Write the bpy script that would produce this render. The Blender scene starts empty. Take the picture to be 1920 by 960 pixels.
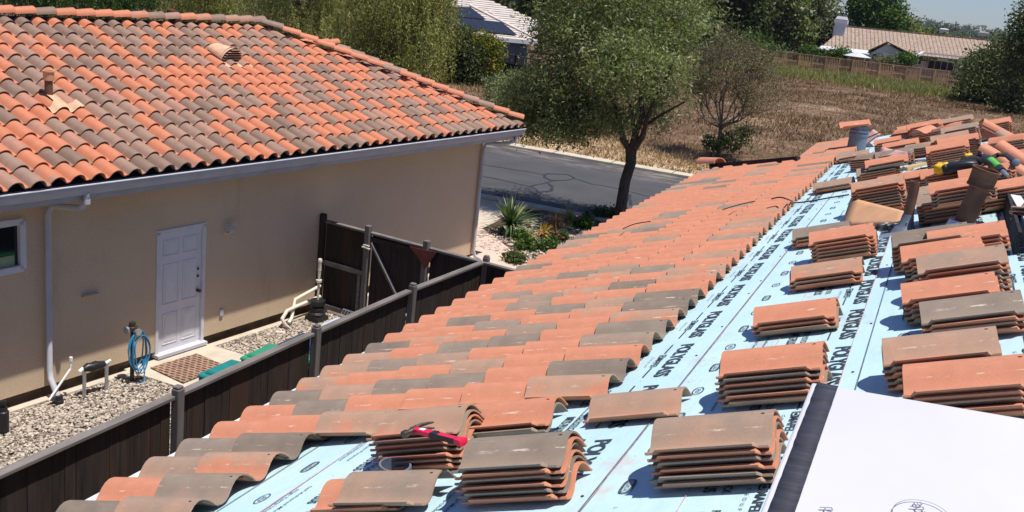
import bpy, math, random
import numpy as np
from mathutils import Vector, Matrix
random.seed(7)
RNG = np.random.default_rng(11)
C = bpy.context.scene.collection
S = bpy.context.scene

# ------------------------------------------------------------------ camera
CAM_Z = 6.2
MR = np.array([[0.9118169518836639, 0.3965554482461114, 0.10645948865136366],
               [0.19715449937928145, -0.19541601111705278, -0.960699061087084],
               [-0.3601665581811963, 0.8969706567471567, -0.2563663224811039]])   # rows: right, down, forward
CP = np.array([0, 0, CAM_Z])
cd = bpy.data.cameras.new('camera'); cam = bpy.data.objects.new('camera', cd); C.objects.link(cam)
cd.sensor_width = 36; cd.lens = 36 * 1900 / 1920; cd.clip_start = 0.05; cd.clip_end = 9000
m = Matrix.Identity(4)
for i in range(3):
    m[i][0] = MR[0][i]; m[i][1] = -MR[1][i]; m[i][2] = -MR[2][i]
m.translation = Vector(CP)
cam.matrix_world = m
S.camera = cam

# ------------------------------------------------------------------ light
SUN = Vector((0.27, -0.05, 1.0)).normalized()          # direction towards the sun
elev = math.asin(SUN.z); azim = math.atan2(SUN.x, SUN.y)
w = bpy.data.worlds.new('World'); S.world = w; w.use_nodes = True
nt = w.node_tree; nt.nodes.clear()
sky = nt.nodes.new('ShaderNodeTexSky'); sky.sky_type = 'NISHITA'; sky.sun_disc = False
sky.sun_elevation = elev; sky.sun_rotation = azim; sky.altitude = 100; sky.air_density = 1.0; sky.dust_density = 0.2; sky.ozone_density = 2.0
bg = nt.nodes.new('ShaderNodeBackground'); bg.inputs[1].default_value = 0.064
wo = nt.nodes.new('ShaderNodeOutputWorld')
tint = nt.nodes.new('ShaderNodeMix'); tint.data_type = 'RGBA'; tint.blend_type = 'MULTIPLY'; tint.inputs['Factor'].default_value = 1; tint.inputs['B'].default_value = (.84, .98, 1.36, 1)
nt.links.new(sky.outputs[0], tint.inputs['A']); nt.links.new(tint.outputs['Result'], bg.inputs[0]); nt.links.new(bg.outputs[0], wo.inputs[0])
ld = bpy.data.lights.new('sun', 'SUN'); ld.energy = 5.0; ld.angle = math.radians(0.53); ld.color = (1, 0.95, 0.875)
sun = bpy.data.objects.new('sun', ld); C.objects.link(sun)
sun.rotation_euler = SUN.to_track_quat('Z', 'Y').to_euler()
S.view_settings.view_transform = 'Standard'; S.view_settings.look = 'None'
S.view_settings.exposure = 0.22; S.view_settings.gamma = 1.0
S.render.engine = 'CYCLES'

# ------------------------------------------------------------------ frames of reference
TH = math.radians(20); CT, ST = math.cos(TH), math.sin(TH)
ROOF_Z = CAM_Z - 1.36
def RS(s, y, h=0.0):
    """a point on our roof: s metres up the slope, y along the eave, h above the deck"""
    return np.array([s * CT - h * ST, y, ROOF_Z + s * ST + h * CT])
def ray(px, py):
    return MR.T @ np.array([px - 960, py - 480, 1900.0])
def rp(px, py, off=0.0):
    r = ray(px, py); n = np.array([-ST, 0, CT]); t = (n @ (RS(0, 0, off) - CP)) / (n @ r); P = CP + r * t
    d = P - RS(0, 0, off)
    return float(d[0] * CT + d[2] * ST), float(P[1])
def G(px, py, z=0.0):
    r = ray(px, py); t = (z - CAM_Z) / r[2]
    P = CP + r * t; return float(P[0]), float(P[1])
U = np.array([0.1238366, 0.99230262, 0]); PN = np.array([0.99230262, -0.1238366, 0]); B0 = np.array([-10.73328077, 9.05018975, 0])
def NH(s, q, z):
    """a point by the neighbour's house: s along its wall, q out from the wall"""
    return B0 + U * s + PN * q + np.array([0, 0, z])
MROOF = Matrix(((CT, 0, -ST, 0), (0, 1, 0, 0), (ST, 0, CT, ROOF_Z), (0, 0, 0, 1)))

# ------------------------------------------------------------------ helpers
def tag(o, label=None, cat=None, group=None, kind=None):
    if label: o['label'] = label
    if cat: o['category'] = cat
    if group: o['group'] = group
    if kind: o['kind'] = kind
    return o
def empty(name, loc, label, cat, group=None, rot=None):
    o = bpy.data.objects.new(name, None); C.objects.link(o); o.location = loc; o.empty_display_size = .1
    if rot is not None: o.rotation_euler = rot
    return tag(o, label, cat, group)
def link(name, me, parent=None, mat=None):
    o = bpy.data.objects.new(name, me); C.objects.link(o)
    if mat is not None:
        me.materials.clear(); me.materials.append(mat)
    if parent is not None:
        o.parent = parent
        # geometry is written in world coordinates unless told otherwise
        o.matrix_parent_inverse = world_of(parent).inverted()
    return o
def world_of(o):
    m = Matrix.LocRotScale(o.location, o.rotation_euler, o.scale)
    return world_of(o.parent) @ o.matrix_parent_inverse @ m if o.parent else m
def mesh_np(name, V, F, smooth=False, col=None, colname='tv', mi=None):
    """V (n,3); F list of index lists or an (m,k) array"""
    me = bpy.data.meshes.new(name)
    V = np.asarray(V, dtype=np.float32)
    if isinstance(F, np.ndarray):
        k = F.shape[1]; nf = len(F)
        me.vertices.add(len(V)); me.vertices.foreach_set('co', V.ravel())
        me.loops.add(nf * k); me.loops.foreach_set('vertex_index', F.astype(np.int32).ravel())
        me.polygons.add(nf); me.polygons.foreach_set('loop_start', np.arange(0, nf * k, k, dtype=np.int32))
        me.update(calc_edges=True)
    else:
        me.from_pydata([tuple(map(float, v)) for v in V], [], F); me.update()
    if col is not None:
        a = me.color_attributes.new(colname, 'FLOAT_COLOR', 'POINT'); a.data.foreach_set('color', np.asarray(col, dtype=np.float32).ravel())
    if smooth:
        me.polygons.foreach_set('use_smooth', np.ones(len(me.polygons), dtype=bool))
    if mi is not None:
        me.polygons.foreach_set('material_index', np.asarray(mi, dtype=np.int32))
    me.validate(); me.update()
    return me

class MB:
    def __init__(s): s.v = []; s.f = []
    def add(s, V, F):
        o = len(s.v); s.v += [tuple(map(float, p)) for p in V]; s.f += [[i + o for i in f] for f in F]; return s
    def box(s, c, d, M=None, ax=None):
        c = np.array(c, float); d = np.array(d, float) / 2
        A = np.eye(3) if ax is None else np.array(ax, float)
        V = [c + A[0] * d[0] * x + A[1] * d[1] * y + A[2] * d[2] * z for z in (-1, 1) for x, y in ((-1, -1), (1, -1), (1, 1), (-1, 1))]
        return s.add(V, [[0, 3, 2, 1], [4, 5, 6, 7], [0, 1, 5, 4], [1, 2, 6, 5], [2, 3, 7, 6], [3, 0, 4, 7]])
    def hexa(s, b, t):
        return s.add(list(b) + list(t), [[3, 2, 1, 0], [4, 5, 6, 7], [0, 1, 5, 4], [1, 2, 6, 5], [2, 3, 7, 6], [3, 0, 4, 7]])
    def beam(s, a, b, wd, ht, up=(0, 0, 1)):
        a = np.array(a, float); b = np.array(b, float); x = b - a; L = np.linalg.norm(x); x /= L
        up = np.array(up, float); y = np.cross(up, x)
        if np.linalg.norm(y) < 1e-6: y = np.array([1., 0, 0])
        y /= np.linalg.norm(y); z = np.cross(x, y)
        return s.box((a + b) / 2, (L, wd, ht), ax=(x, y, z))
    def poly(s, P, thick=None):
        n = len(P)
        if thick is None: return s.add(P, [list(range(n))])
        t = np.array(thick, float)
        P = [np.array(p, float) for p in P]
        return s.add(P + [p - t for p in P], [list(range(n)), list(range(2 * n - 1, n - 1, -1))] + [[i, i + n, (i + 1) % n + n, (i + 1) % n] for i in range(n)])
    def tube(s, pts, r, n=10, cap=True):
        pts = [np.array(p, float) for p in pts]; m_ = len(pts)
        rs = [r] * m_ if np.isscalar(r) else list(r)
        V = []; prev = None
        for i, p in enumerate(pts):
            t = pts[min(i + 1, m_ - 1)] - pts[max(i - 1, 0)]; t /= max(np.linalg.norm(t), 1e-9)
            if prev is None:
                a = np.cross(t, (0, 0, 1.)) if abs(t[2]) < .9 else np.cross(t, (1., 0, 0))
            else:
                a = prev - t * (prev @ t)
            a /= max(np.linalg.norm(a), 1e-9); prev = a; b = np.cross(t, a)
            for k in range(n):
                q = 2 * math.pi * k / n; V.append(p + (a * math.cos(q) + b * math.sin(q)) * rs[i])
        F = [[i * n + k, i * n + (k + 1) % n, (i + 1) * n + (k + 1) % n, (i + 1) * n + k] for i in range(m_ - 1) for k in range(n)]
        if cap: F += [list(range(n - 1, -1, -1)), [(m_ - 1) * n + k for k in range(n)]]
        return s.add(V, F)
    def lathe(s, base, ax, prof, n=20):
        """prof: list of (height, radius) along ax"""
        ax = np.array(ax, float); ax /= np.linalg.norm(ax)
        a = np.cross(ax, (0, 1., 0.)) if abs(ax[1]) < .9 else np.cross(ax, (1., 0, 0)); a /= np.linalg.norm(a); b = np.cross(ax, a)
        V = [np.array(base) + ax * h + (a * math.cos(2 * math.pi * k / n) + b * math.sin(2 * math.pi * k / n)) * r for h, r in prof for k in range(n)]
        F = [[i * n + k, i * n + (k + 1) % n, (i + 1) * n + (k + 1) % n, (i + 1) * n + k] for i in range(len(prof) - 1) for k in range(n)]
        return s.add(V, F)
    def build(s, name, mat, parent=None, smooth=False, bevel=0):
        me = mesh_np(name, s.v, s.f, smooth)
        o = link(name, me, parent, mat)
        if smooth:
            try: me.set_sharp_from_angle(angle=math.radians(38))
            except Exception: pass
        if bevel:
            b = o.modifiers.new('bevel', 'BEVEL'); b.width = bevel; b.segments = 2; b.limit_method = 'ANGLE'
        return o

# ------------------------------------------------------------------ materials
MATS = {}
def ramp(nt, fac, stops):
    r = nt.nodes.new('ShaderNodeValToRGB'); e = r.color_ramp.elements
    while len(e) < len(stops): e.new(0.5)
    for i, (p, c) in enumerate(stops): e[i].position = p; e[i].color = (*c, 1)
    nt.links.new(fac, r.inputs[0]); return r.outputs[0]
def noise(nt, scale, detail=4, vec=None, rough=.55, dist=0, out=0):
    n = nt.nodes.new('ShaderNodeTexNoise'); n.inputs['Scale'].default_value = scale; n.inputs['Detail'].default_value = detail
    n.inputs['Roughness'].default_value = rough; n.inputs['Distortion'].default_value = dist
    if vec is not None: nt.links.new(vec, n.inputs['Vector'])
    return n.outputs[out]
def coords(nt, kind='Object', scale=(1, 1, 1), rot=(0, 0, 0)):
    t = nt.nodes.new('ShaderNodeTexCoord'); mp = nt.nodes.new('ShaderNodeMapping'); mp.inputs['Scale'].default_value = scale; mp.inputs['Rotation'].default_value = rot
    nt.links.new(t.outputs[kind], mp.inputs[0]); return mp.outputs[0]
def mixc(nt, a, b, fac, mode='MIX'):
    n = nt.nodes.new('ShaderNodeMix'); n.data_type = 'RGBA'; n.blend_type = mode
    def put(sock, v):
        if isinstance(v, tuple): sock.default_value = (*v, 1) if len(v) == 3 else v
        elif isinstance(v, (int, float)): sock.default_value = v
        else: nt.links.new(v, sock)
    put(n.inputs['Factor'], fac); put(n.inputs['A'], a); put(n.inputs['B'], b); return n.outputs['Result']
def math_(nt, op, a, b=None, c=None, clamp=False):
    n = nt.nodes.new('ShaderNodeMath'); n.operation = op; n.use_clamp = clamp
    for i, v in enumerate((a, b, c)):
        if v is None: continue
        if isinstance(v, (int, float)): n.inputs[i].default_value = v
        else: nt.links.new(v, n.inputs[i])
    return n.outputs[0]
def smooth(nt, v, lo, hi):
    n = nt.nodes.new('ShaderNodeMapRange'); n.interpolation_type = 'SMOOTHSTEP'; nt.links.new(v, n.inputs[0])
    n.inputs[1].default_value = lo; n.inputs[2].default_value = hi; return n.outputs[0]
def bump(nt, h, strength, dist=.01):
    n = nt.nodes.new('ShaderNodeBump'); n.inputs['Strength'].default_value = strength; n.inputs['Distance'].default_value = dist
    nt.links.new(h, n.inputs['Height']); return n.outputs[0]
def newmat(name, rough=.7, spec=.3, metal=0):
    m_ = bpy.data.materials.new(name); m_.use_nodes = True; nt = m_.node_tree; b = nt.nodes['Principled BSDF']
    b.inputs['Roughness'].default_value = rough; b.inputs['Specular IOR Level'].default_value = spec; b.inputs['Metallic'].default_value = metal
    MATS[name] = m_; return m_, nt, b
def simple(name, col, rough=.6, spec=.3, metal=0, var=.12, scale=6, bumpy=0, bscale=60, kind='Object'):
    m_, nt, b = newmat(name, rough, spec, metal)
    v = coords(nt, kind); n1 = noise(nt, scale, 5, v)
    lo = tuple(c * (1 - var) for c in col); hi = tuple(min(1, c * (1 + var)) for c in col)
    nt.links.new(ramp(nt, n1, [(.3, lo), (.7, hi)]), b.inputs['Base Color'])
    if bumpy: nt.links.new(bump(nt, noise(nt, bscale, 4, v), bumpy), b.inputs['Normal'])
    return m_

def tile_material(name, orange, mid, grey, wear=1.0, gmix=(.45, .62)):
    m_, nt, b = newmat(name, .62, .28)
    at = nt.nodes.new('ShaderNodeAttribute'); at.attribute_name = 'tv'
    sp = nt.nodes.new('ShaderNodeSeparateColor'); nt.links.new(at.outputs['Color'], sp.inputs[0])
    tone, al, ac = sp.outputs[0], sp.outputs[1], sp.outputs[2]
    seed = at.outputs['Alpha']
    cb = nt.nodes.new('ShaderNodeCombineXYZ'); nt.links.new(math_(nt, 'MULTIPLY', al, .43), cb.inputs[0]); nt.links.new(math_(nt, 'MULTIPLY', ac, .33), cb.inputs[1]); nt.links.new(math_(nt, 'MULTIPLY', seed, 37.), cb.inputs[2])
    loc = cb.outputs[0]
    n1 = noise(nt, 5., 3, loc)
    # flashed clay: the kiln-darkened blush runs along each tile
    k = math_(nt, 'ADD', tone, math_(nt, 'MULTIPLY', math_(nt, 'SUBTRACT', n1, .5), .5))
    k = math_(nt, 'ADD', k, math_(nt, 'MULTIPLY', math_(nt, 'SUBTRACT', ac, .45), .22))
    base = ramp(nt, k, [(.0, tuple(c * 1.06 for c in orange)), (.38, orange), (gmix[0], mid), (gmix[1] + .12, grey), (1., tuple(c * .72 for c in grey))])
    fine = noise(nt, 160., 3, loc)
    base = mixc(nt, base, ramp(nt, fine, [(.3, (.92, .92, .92)), (.7, (1.06, 1.06, 1.06))]), 1.0, 'MULTIPLY')
    blot = noise(nt, 14., 4, loc)
    base = mixc(nt, base, ramp(nt, blot, [(.35, (.95, .955, .96)), (.65, (1.03, 1.02, 1.02))]), 1.0, 'MULTIPLY')
    # chalky rub marks left by the tile stacked above
    mp = nt.nodes.new('ShaderNodeMapping'); mp.inputs['Scale'].default_value = (9, 70, 1); nt.links.new(loc, mp.inputs[0])
    sc = noise(nt, 1., 5, mp.outputs[0], .75)
    band = math_(nt, 'SUBTRACT', 1., smooth(nt, math_(nt, 'ABSOLUTE', math_(nt, 'SUBTRACT', ac, .44)), .0, .022))
    band2 = math_(nt, 'MULTIPLY', .12, math_(nt, 'SUBTRACT', 1., smooth(nt, math_(nt, 'ABSOLUTE', math_(nt, 'SUBTRACT', ac, .63)), .02, .14)))
    mark = math_(nt, 'MULTIPLY', smooth(nt, sc, .555, .62), math_(nt, 'MAXIMUM', band, band2))
    base = mixc(nt, base, (.72, .62, .5), math_(nt, 'MULTIPLY', mark, .75 * wear))
    # nail hole at the head of the tile
    vd = nt.nodes.new('ShaderNodeVectorMath'); vd.operation = 'DISTANCE'
    cc = nt.nodes.new('ShaderNodeCombineXYZ'); nt.links.new(math_(nt, 'MULTIPLY', al, .26), cc.inputs[0]); nt.links.new(math_(nt, 'MULTIPLY', ac, .33), cc.inputs[1])
    nt.links.new(cc.outputs[0], vd.inputs[0]); vd.inputs[1].default_value = (.915 * .26, .62 * .33, 0)
    hole = math_(nt, 'LESS_THAN', vd.outputs['Value'], .0048)
    base = mixc(nt, base, (.03, .02, .018), hole)
    nt.links.new(base, b.inputs['Base Color'])
    nt.links.new(ramp(nt, blot, [(.3, (.5, .5, .5)), (.7, (.72, .72, .72))]), b.inputs['Roughness'])
    nt.links.new(bump(nt, fine, .12, .001), b.inputs['Normal'])
    return m_
M_TILE = tile_material('clay_tile', (.53, .22, .128), (.43, .255, .17), (.275, .215, .165))
M_TILE_N = tile_material('neighbour_clay_tile', (.50, .185, .10), (.42, .205, .14), (.30, .195, .145), wear=.1, gmix=(.42, .55))
M_TILE_FAR = tile_material('far_clay_tile', (.42, .28, .2), (.36, .26, .2), (.24, .185, .15), wear=.3)

def membrane_material():
    m_, nt, b = newmat('blue_membrane', .45, .35)
    v = coords(nt)
    a = noise(nt, 1.3, 5, v); f = noise(nt, 60, 4, v)
    base = ramp(nt, a, [(.3, (.44, .635, .705)), (.55, (.49, .68, .74)), (.75, (.55, .71, .75))])
    scuff = noise(nt, 7., 8, coords(nt, scale=(1, .35, 1)), .78, .4)
    patch = smooth(nt, noise(nt, .9, 3, v), .5, .68)
    base = mixc(nt, base, (.40, .47, .48), math_(nt, 'MULTIPLY', smooth(nt, scuff, .5, .64), math_(nt, 'ADD', math_(nt, 'MULTIPLY', patch, .45), .12)))
    tan = noise(nt, 2.1, 6, coords(nt, scale=(1, 1, 1), rot=(0, 0, 1.1)), .7)
    base = mixc(nt, base, (.55, .43, .34), math_(nt, 'MULTIPLY', smooth(nt, tan, .62, .74), .55))
    sp = noise(nt, 34., 2, v)
    base = mixc(nt, base, (.13, .10, .09), math_(nt, 'MULTIPLY', smooth(nt, sp, .735, .76), .8))
    nt.links.new(base, b.inputs['Base Color'])
    h = math_(nt, 'ADD', math_(nt, 'MULTIPLY', noise(nt, 2.6, 5, coords(nt, scale=(1, .5, 1))), 1.), math_(nt, 'MULTIPLY', f, .03))
    nt.links.new(bump(nt, h, .5, .035), b.inputs['Normal']); return m_
M_MEMB = membrane_material()
M_PRINT = simple('grey_print', (.045, .06, .075), .6, .2, var=.35, scale=30)
M_PRINT_D = simple('grey_print_oval', (.07, .09, .105), .6, .2, var=.25, scale=30)
M_CHALK = simple('red_chalk', (.55, .27, .30), .9, .05, var=.4, scale=25)
M_LAPLINE = simple('lap_edge', (.12, .16, .19), .8, .1, var=.4, scale=12)

def stucco_material(name, lo, hi, dirt=(.2, .15, .1)):
    m_, nt, b = newmat(name, .9, .12)
    v = coords(nt); a = noise(nt, 1.1, 5, v); f = noise(nt, 55, 5, v)
    base = ramp(nt, a, [(.3, lo), (.7, hi)])
    base = mixc(nt, base, ramp(nt, f, [(.3, (.88, .88, .88)), (.7, (1.07, 1.07, 1.07))]), 1.0, 'MULTIPLY')
    st = noise(nt, 1.6, 5, coords(nt, scale=(1, 1, .25)), .7)
    base = mixc(nt, base, dirt, math_(nt, 'MULTIPLY', smooth(nt, st, .56, .78), .22))
    nt.links.new(base, b.inputs['Base Color']); nt.links.new(bump(nt, f, .4, .004), b.inputs['Normal']); return m_
M_STUCCO = stucco_material('cream_stucco', (.58, .44, .295), (.63, .485, .335))
M_STUCCO2 = stucco_material('pale_stucco', (.70, .62, .57), (.78, .69, .63))
M_TRIM = simple('white_trim', (.62, .62, .64), .5, .4, var=.08)
M_TRIMG = simple('grey_trim', (.46, .46, .49), .55, .35, var=.1, scale=3)
M_DOOR = simple('white_door_paint', (.66, .65, .67), .5, .4, var=.05)
M_METAL = simple('galvanised', (.50, .53, .57), .38, .5, .75, var=.2, scale=9)
M_LEAD = simple('lead_grey', (.17, .20, .25), .5, .4, .25, var=.25, scale=7)
M_BROWNPIPE = simple('brown_painted_pipe', (.17, .085, .055), .8, .12, var=.3, scale=8)
M_TANMETAL = simple('tan_painted_metal', (.60, .33, .17), .5, .35, var=.14, scale=5)
M_PEACH = simple('peach_mortar', (.60, .385, .25), .8, .15, var=.15, scale=9)
M_PINKMETAL = simple('pink_painted_metal', (.62, .36, .30), .55, .3, var=.12)
M_BLACK = simple('black_felt', (.030, .028, .032), .85, .15, var=.5, scale=5, bumpy=.4)
M_BLACKP = simple('black_plastic', (.018, .018, .02), .4, .4, var=.2)
M_YELLOW = simple('yellow_fabric', (.75, .42, .02), .6, .3, var=.1)
M_GREEN = simple('lime_plastic', (.10, .52, .03), .35, .5, var=.1)
M_RED = simple('red_plastic', (.72, .01, .055), .35, .5, var=.05)
M_WHITEP = simple('white_plastic', (.78, .78, .76), .45, .4, var=.05)
M_STEEL = simple('dark_steel', (.11, .085, .07), .35, .5, .7, var=.3, scale=30)
M_PVC = simple('cream_pvc', (.66, .60, .50), .5, .35, var=.1)
M_HOSE = simple('blue_hose', (.035, .25, .45), .4, .5, var=.15)
M_TEAL = simple('teal_bin', (.015, .20, .19), .45, .4, var=.15)
M_BGREEN = simple('green_bin', (.03, .26, .15), .45, .4, var=.12)
M_NAVY = simple('navy_bin', (.03, .055, .12), .45, .4, var=.15)
M_BWHITE = simple('pale_lid', (.48, .55, .66), .45, .4, var=.08)
M_GLASS = simple('dark_glass', (.012, .016, .018), .06, .8, var=.1)
M_CREAMR = simple('interior_green_cloth', (.30, .38, .22), .8, .1)
M_CONC = simple('pale_concrete', (.52, .45, .36), .9, .12, var=.12, scale=4, bumpy=.2)
M_PINKC = simple('pink_concrete', (.60, .44, .36), .9, .12, var=.07, scale=2)
M_KERB = simple('kerb_concrete', (.50, .44, .34), .9, .12, var=.14, scale=3)
M_SOLAR = simple('solar_panel', (.016, .021, .035), .35, .5, var=.12, scale=.4)
M_WHITEB = simple('white_carton', (.54, .535, .59), .55, .3, var=.05, scale=3, bumpy=.25, bscale=5)
M_RUST = simple('rusty_plate', (.16, .045, .03), .7, .2, var=.25)

M_FOOTSHADE = simple('shade_brown_footing', (.13, .09, .06), .95, .05, var=.3)  # dark brown paints the shadow band below the wall's lower edge
def wood_material(name, lo, hi, grain=(14, 14, 1.2), streak=None):
    m_, nt, b = newmat(name, .85, .15)
    a = noise(nt, 1., 6, coords(nt, scale=grain), .7)
    base = ramp(nt, a, [(.25, lo), (.75, hi)])
    if streak:
        base = mixc(nt, base, streak, math_(nt, 'MULTIPLY', smooth(nt, noise(nt, 1., 3, coords(nt, scale=(3.4, 3.4, .25))), .52, .7), .6))
    nt.links.new(base, b.inputs['Base Color']); nt.links.new(bump(nt, a, .5, .004), b.inputs['Normal']); return m_
M_WOODD = wood_material('weathered_dark_boards', (.016, .012, .011), (.058, .045, .038), streak=(.075, .036, .02))
M_WOODG = wood_material('grey_weathered_wood', (.10, .088, .08), (.24, .215, .20), grain=(5, 1.2, 14))
M_WOODP = wood_material('grey_post_wood', (.09, .08, .075), (.20, .18, .17))
M_WOODB = wood_material('brown_fence_boards', (.46, .25, .12), (.74, .47, .26), grain=(3.5, 3.5, .35), streak=(.20, .10, .05))
M_WOODR = simple('raw_wood', (.55, .38, .2), .8, .1)

def bark(name, lo, hi):
    m_, nt, b = newmat(name, .95, .08)
    a = noise(nt, 1., 6, coords(nt, scale=(22, 22, 5)), .7)
    nt.links.new(ramp(nt, a, [(.3, lo), (.7, hi)]), b.inputs['Base Color']); nt.links.new(bump(nt, a, .8, .02), b.inputs['Normal']); return m_
M_BARK = bark('olive_bark', (.035, .027, .024), (.10, .085, .075))
M_BARKG = bark('pale_bark', (.06, .048, .040), (.16, .14, .12))

def leaf_material(name, stops, trans=.36):
    m_, nt, b = newmat(name, .5, .3)
    at = nt.nodes.new('ShaderNodeAttribute'); at.attribute_name = 'tv'
    sp = nt.nodes.new('ShaderNodeSeparateColor'); nt.links.new(at.outputs['Color'], sp.inputs[0])
    base = ramp(nt, sp.outputs[0], stops); nt.links.new(base, b.inputs['Base Color'])
    tr = nt.nodes.new('ShaderNodeBsdfTranslucent'); nt.links.new(mixc(nt, base, (1.1, 1.25, .6), 1., 'MULTIPLY'), tr.inputs[0])
    mx = nt.nodes.new('ShaderNodeMixShader'); mx.inputs[0].default_value = trans
    out = nt.nodes['Material Output']; nt.links.new(b.outputs[0], mx.inputs[1]); nt.links.new(tr.outputs[0], mx.inputs[2]); nt.links.new(mx.outputs[0], out.inputs[0])
    return m_
L_OLIVE = leaf_material('olive_leaves', [(0, (.08, .105, .04)), (.5, (.19, .225, .085)), (.85, (.34, .36, .17)), (.95, (.42, .42, .27)), (.97, (.35, .16, .03)), (1, (.40, .20, .03))])
L_PEPPER = leaf_material('pepper_leaves', [(0, (.13, .145, .04)), (.5, (.29, .30, .09)), (.85, (.44, .40, .15)), (1, (.30, .22, .09))])
L_DARK = leaf_material('dark_leaves', [(0, (.03, .045, .018)), (.6, (.085, .11, .04)), (1, (.19, .19, .075))])
L_GREEN = leaf_material('bright_leaves', [(0, (.025, .055, .012)), (.6, (.075, .14, .025)), (1, (.16, .23, .05))])
L_YELLOW = leaf_material('yellow_leaves', [(0, (.03, .06, .014)), (.45, (.10, .14, .02)), (.8, (.38, .30, .04)), (1, (.50, .38, .06))])
L_GREY = leaf_material('grey_green_leaves', [(0, (.08, .10, .05)), (.6, (.16, .18, .10)), (1, (.28, .28, .17))])
L_DRY = leaf_material('dry_stalks', [(0, (.10, .055, .028)), (.5, (.22, .13, .065)), (.9, (.42, .29, .16)), (1, (.6, .46, .3))], .15)
L_WEED = leaf_material('weed_blades', [(0, (.15, .15, .05)), (.5, (.27, .27, .085)), (.8, (.40, .35, .15)), (1, (.5, .4, .22))], .25)
L_YUCCA = leaf_material('yucca_blades', [(0, (.03, .07, .02)), (.6, (.08, .15, .045)), (1, (.42, .42, .2))], .15)
L_PURPLE = leaf_material('purple_leaves', [(0, (.015, .008, .012)), (1, (.06, .03, .04))])
M_FLOWER_R = simple('red_petals', (.32, .02, .03), .6, .2)
M_FLOWER_P = simple('pink_petals', (.75, .12, .25), .6, .2)

def ground_material(name, stops, scale=.3, fine=9., bscale=3., bstr=.6, bdist=.05, stretch=(1, 1, 1)):
    m_, nt, b = newmat(name, .95, .08)
    v = coords(nt, scale=stretch)
    a = noise(nt, scale, 8, v, .68); f = noise(nt, fine, 6, v, .7)
    k = math_(nt, 'ADD', math_(nt, 'MULTIPLY', a, .55), math_(nt, 'MULTIPLY', f, .45))
    nt.links.new(ramp(nt, k, stops), b.inputs['Base Color']); nt.links.new(bump(nt, noise(nt, bscale, 6, v, .7), bstr, bdist), b.inputs['Normal']); return m_
M_FIELD = ground_material('dry_brown_field', [(.36, (.07, .042, .026)), (.46, (.125, .078, .048)), (.53, (.18, .118, .075)), (.60, (.36, .25, .16))], .16, 2.4, 1.2, .9, .3)
M_VERGE = ground_material('dry_straw_verge', [(.38, (.20, .13, .075)), (.5, (.42, .30, .18)), (.6, (.60, .47, .31))], .5, 5., 6., .8, .06)
M_MULCH = ground_material('bark_mulch', [(.36, (.030, .018, .013)), (.5, (.10, .06, .042)), (.62, (.24, .16, .11))], 2., 26., 24., 1., .03)
M_SOIL = ground_material('gravel_bed', [(.36, (.10, .078, .055)), (.5, (.25, .20, .15)), (.62, (.42, .35, .27))], 3., 30., 26., 1., .03)
M_GREENFAR = ground_material('far_green_land', [(.38, (.022, .035, .016)), (.52, (.05, .065, .03)), (.6, (.20, .16, .10))], .012, .12, .1, .6, 2.)
M_HILL = ground_material('wooded_hills', [(.40, (.018, .030, .016)), (.51, (.045, .06, .032)), (.56, (.19, .15, .095)), (.66, (.27, .20, .13))], .010, .05, .05, .6, 4.)

def asphalt():
    m_, nt, b = newmat('asphalt', .85, .2)
    v = coords(nt); f = noise(nt, 45, 4, v); a = noise(nt, .6, 5, v)
    base = ramp(nt, f, [(.3, (.045, .045, .05)), (.7, (.095, .094, .10))])
    edge = noise(nt, 1.4, 8, coords(nt, scale=(.5, 2.4, 1)), .75)
    sp = nt.nodes.new('ShaderNodeSeparateXYZ'); tc = nt.nodes.new('ShaderNodeTexCoord'); nt.links.new(tc.outputs['Object'], sp.inputs[0])
    far = smooth(nt, sp.outputs[1], 34.2, 37.); near = math_(nt, 'SUBTRACT', 1., smooth(nt, sp.outputs[1], 27.5, 29.5))
    zone = math_(nt, 'MAXIMUM', far, math_(nt, 'MULTIPLY', near, .8))
    base = mixc(nt, base, (.26, .22, .18), math_(nt, 'MULTIPLY', zone, smooth(nt, edge, .46, .62)))
    base = mixc(nt, base, ramp(nt, a, [(.3, (.85, .85, .86)), (.7, (1.15, 1.13, 1.1))]), 1., 'MULTIPLY')
    nt.links.new(base, b.inputs['Base Color']); nt.links.new(bump(nt, f, .4, .006), b.inputs['Normal']); return m_
M_ASPH = asphalt()
M_TAR = simple('tar_seam', (.028, .028, .03), .5, .4)

def pebble_material():
    m_, nt, b = newmat('pebbles', .8, .2)
    at = nt.nodes.new('ShaderNodeAttribute'); at.attribute_name = 'tv'
    sp = nt.nodes.new('ShaderNodeSeparateColor'); nt.links.new(at.outputs['Color'], sp.inputs[0])
    nt.links.new(ramp(nt, sp.outputs[0], [(0, (.075, .06, .052)), (.3, (.22, .18, .145)), (.6, (.42, .35, .28)), (1, (.62, .54, .44))]), b.inputs['Base Color']); return m_
M_PEB = pebble_material()

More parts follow.
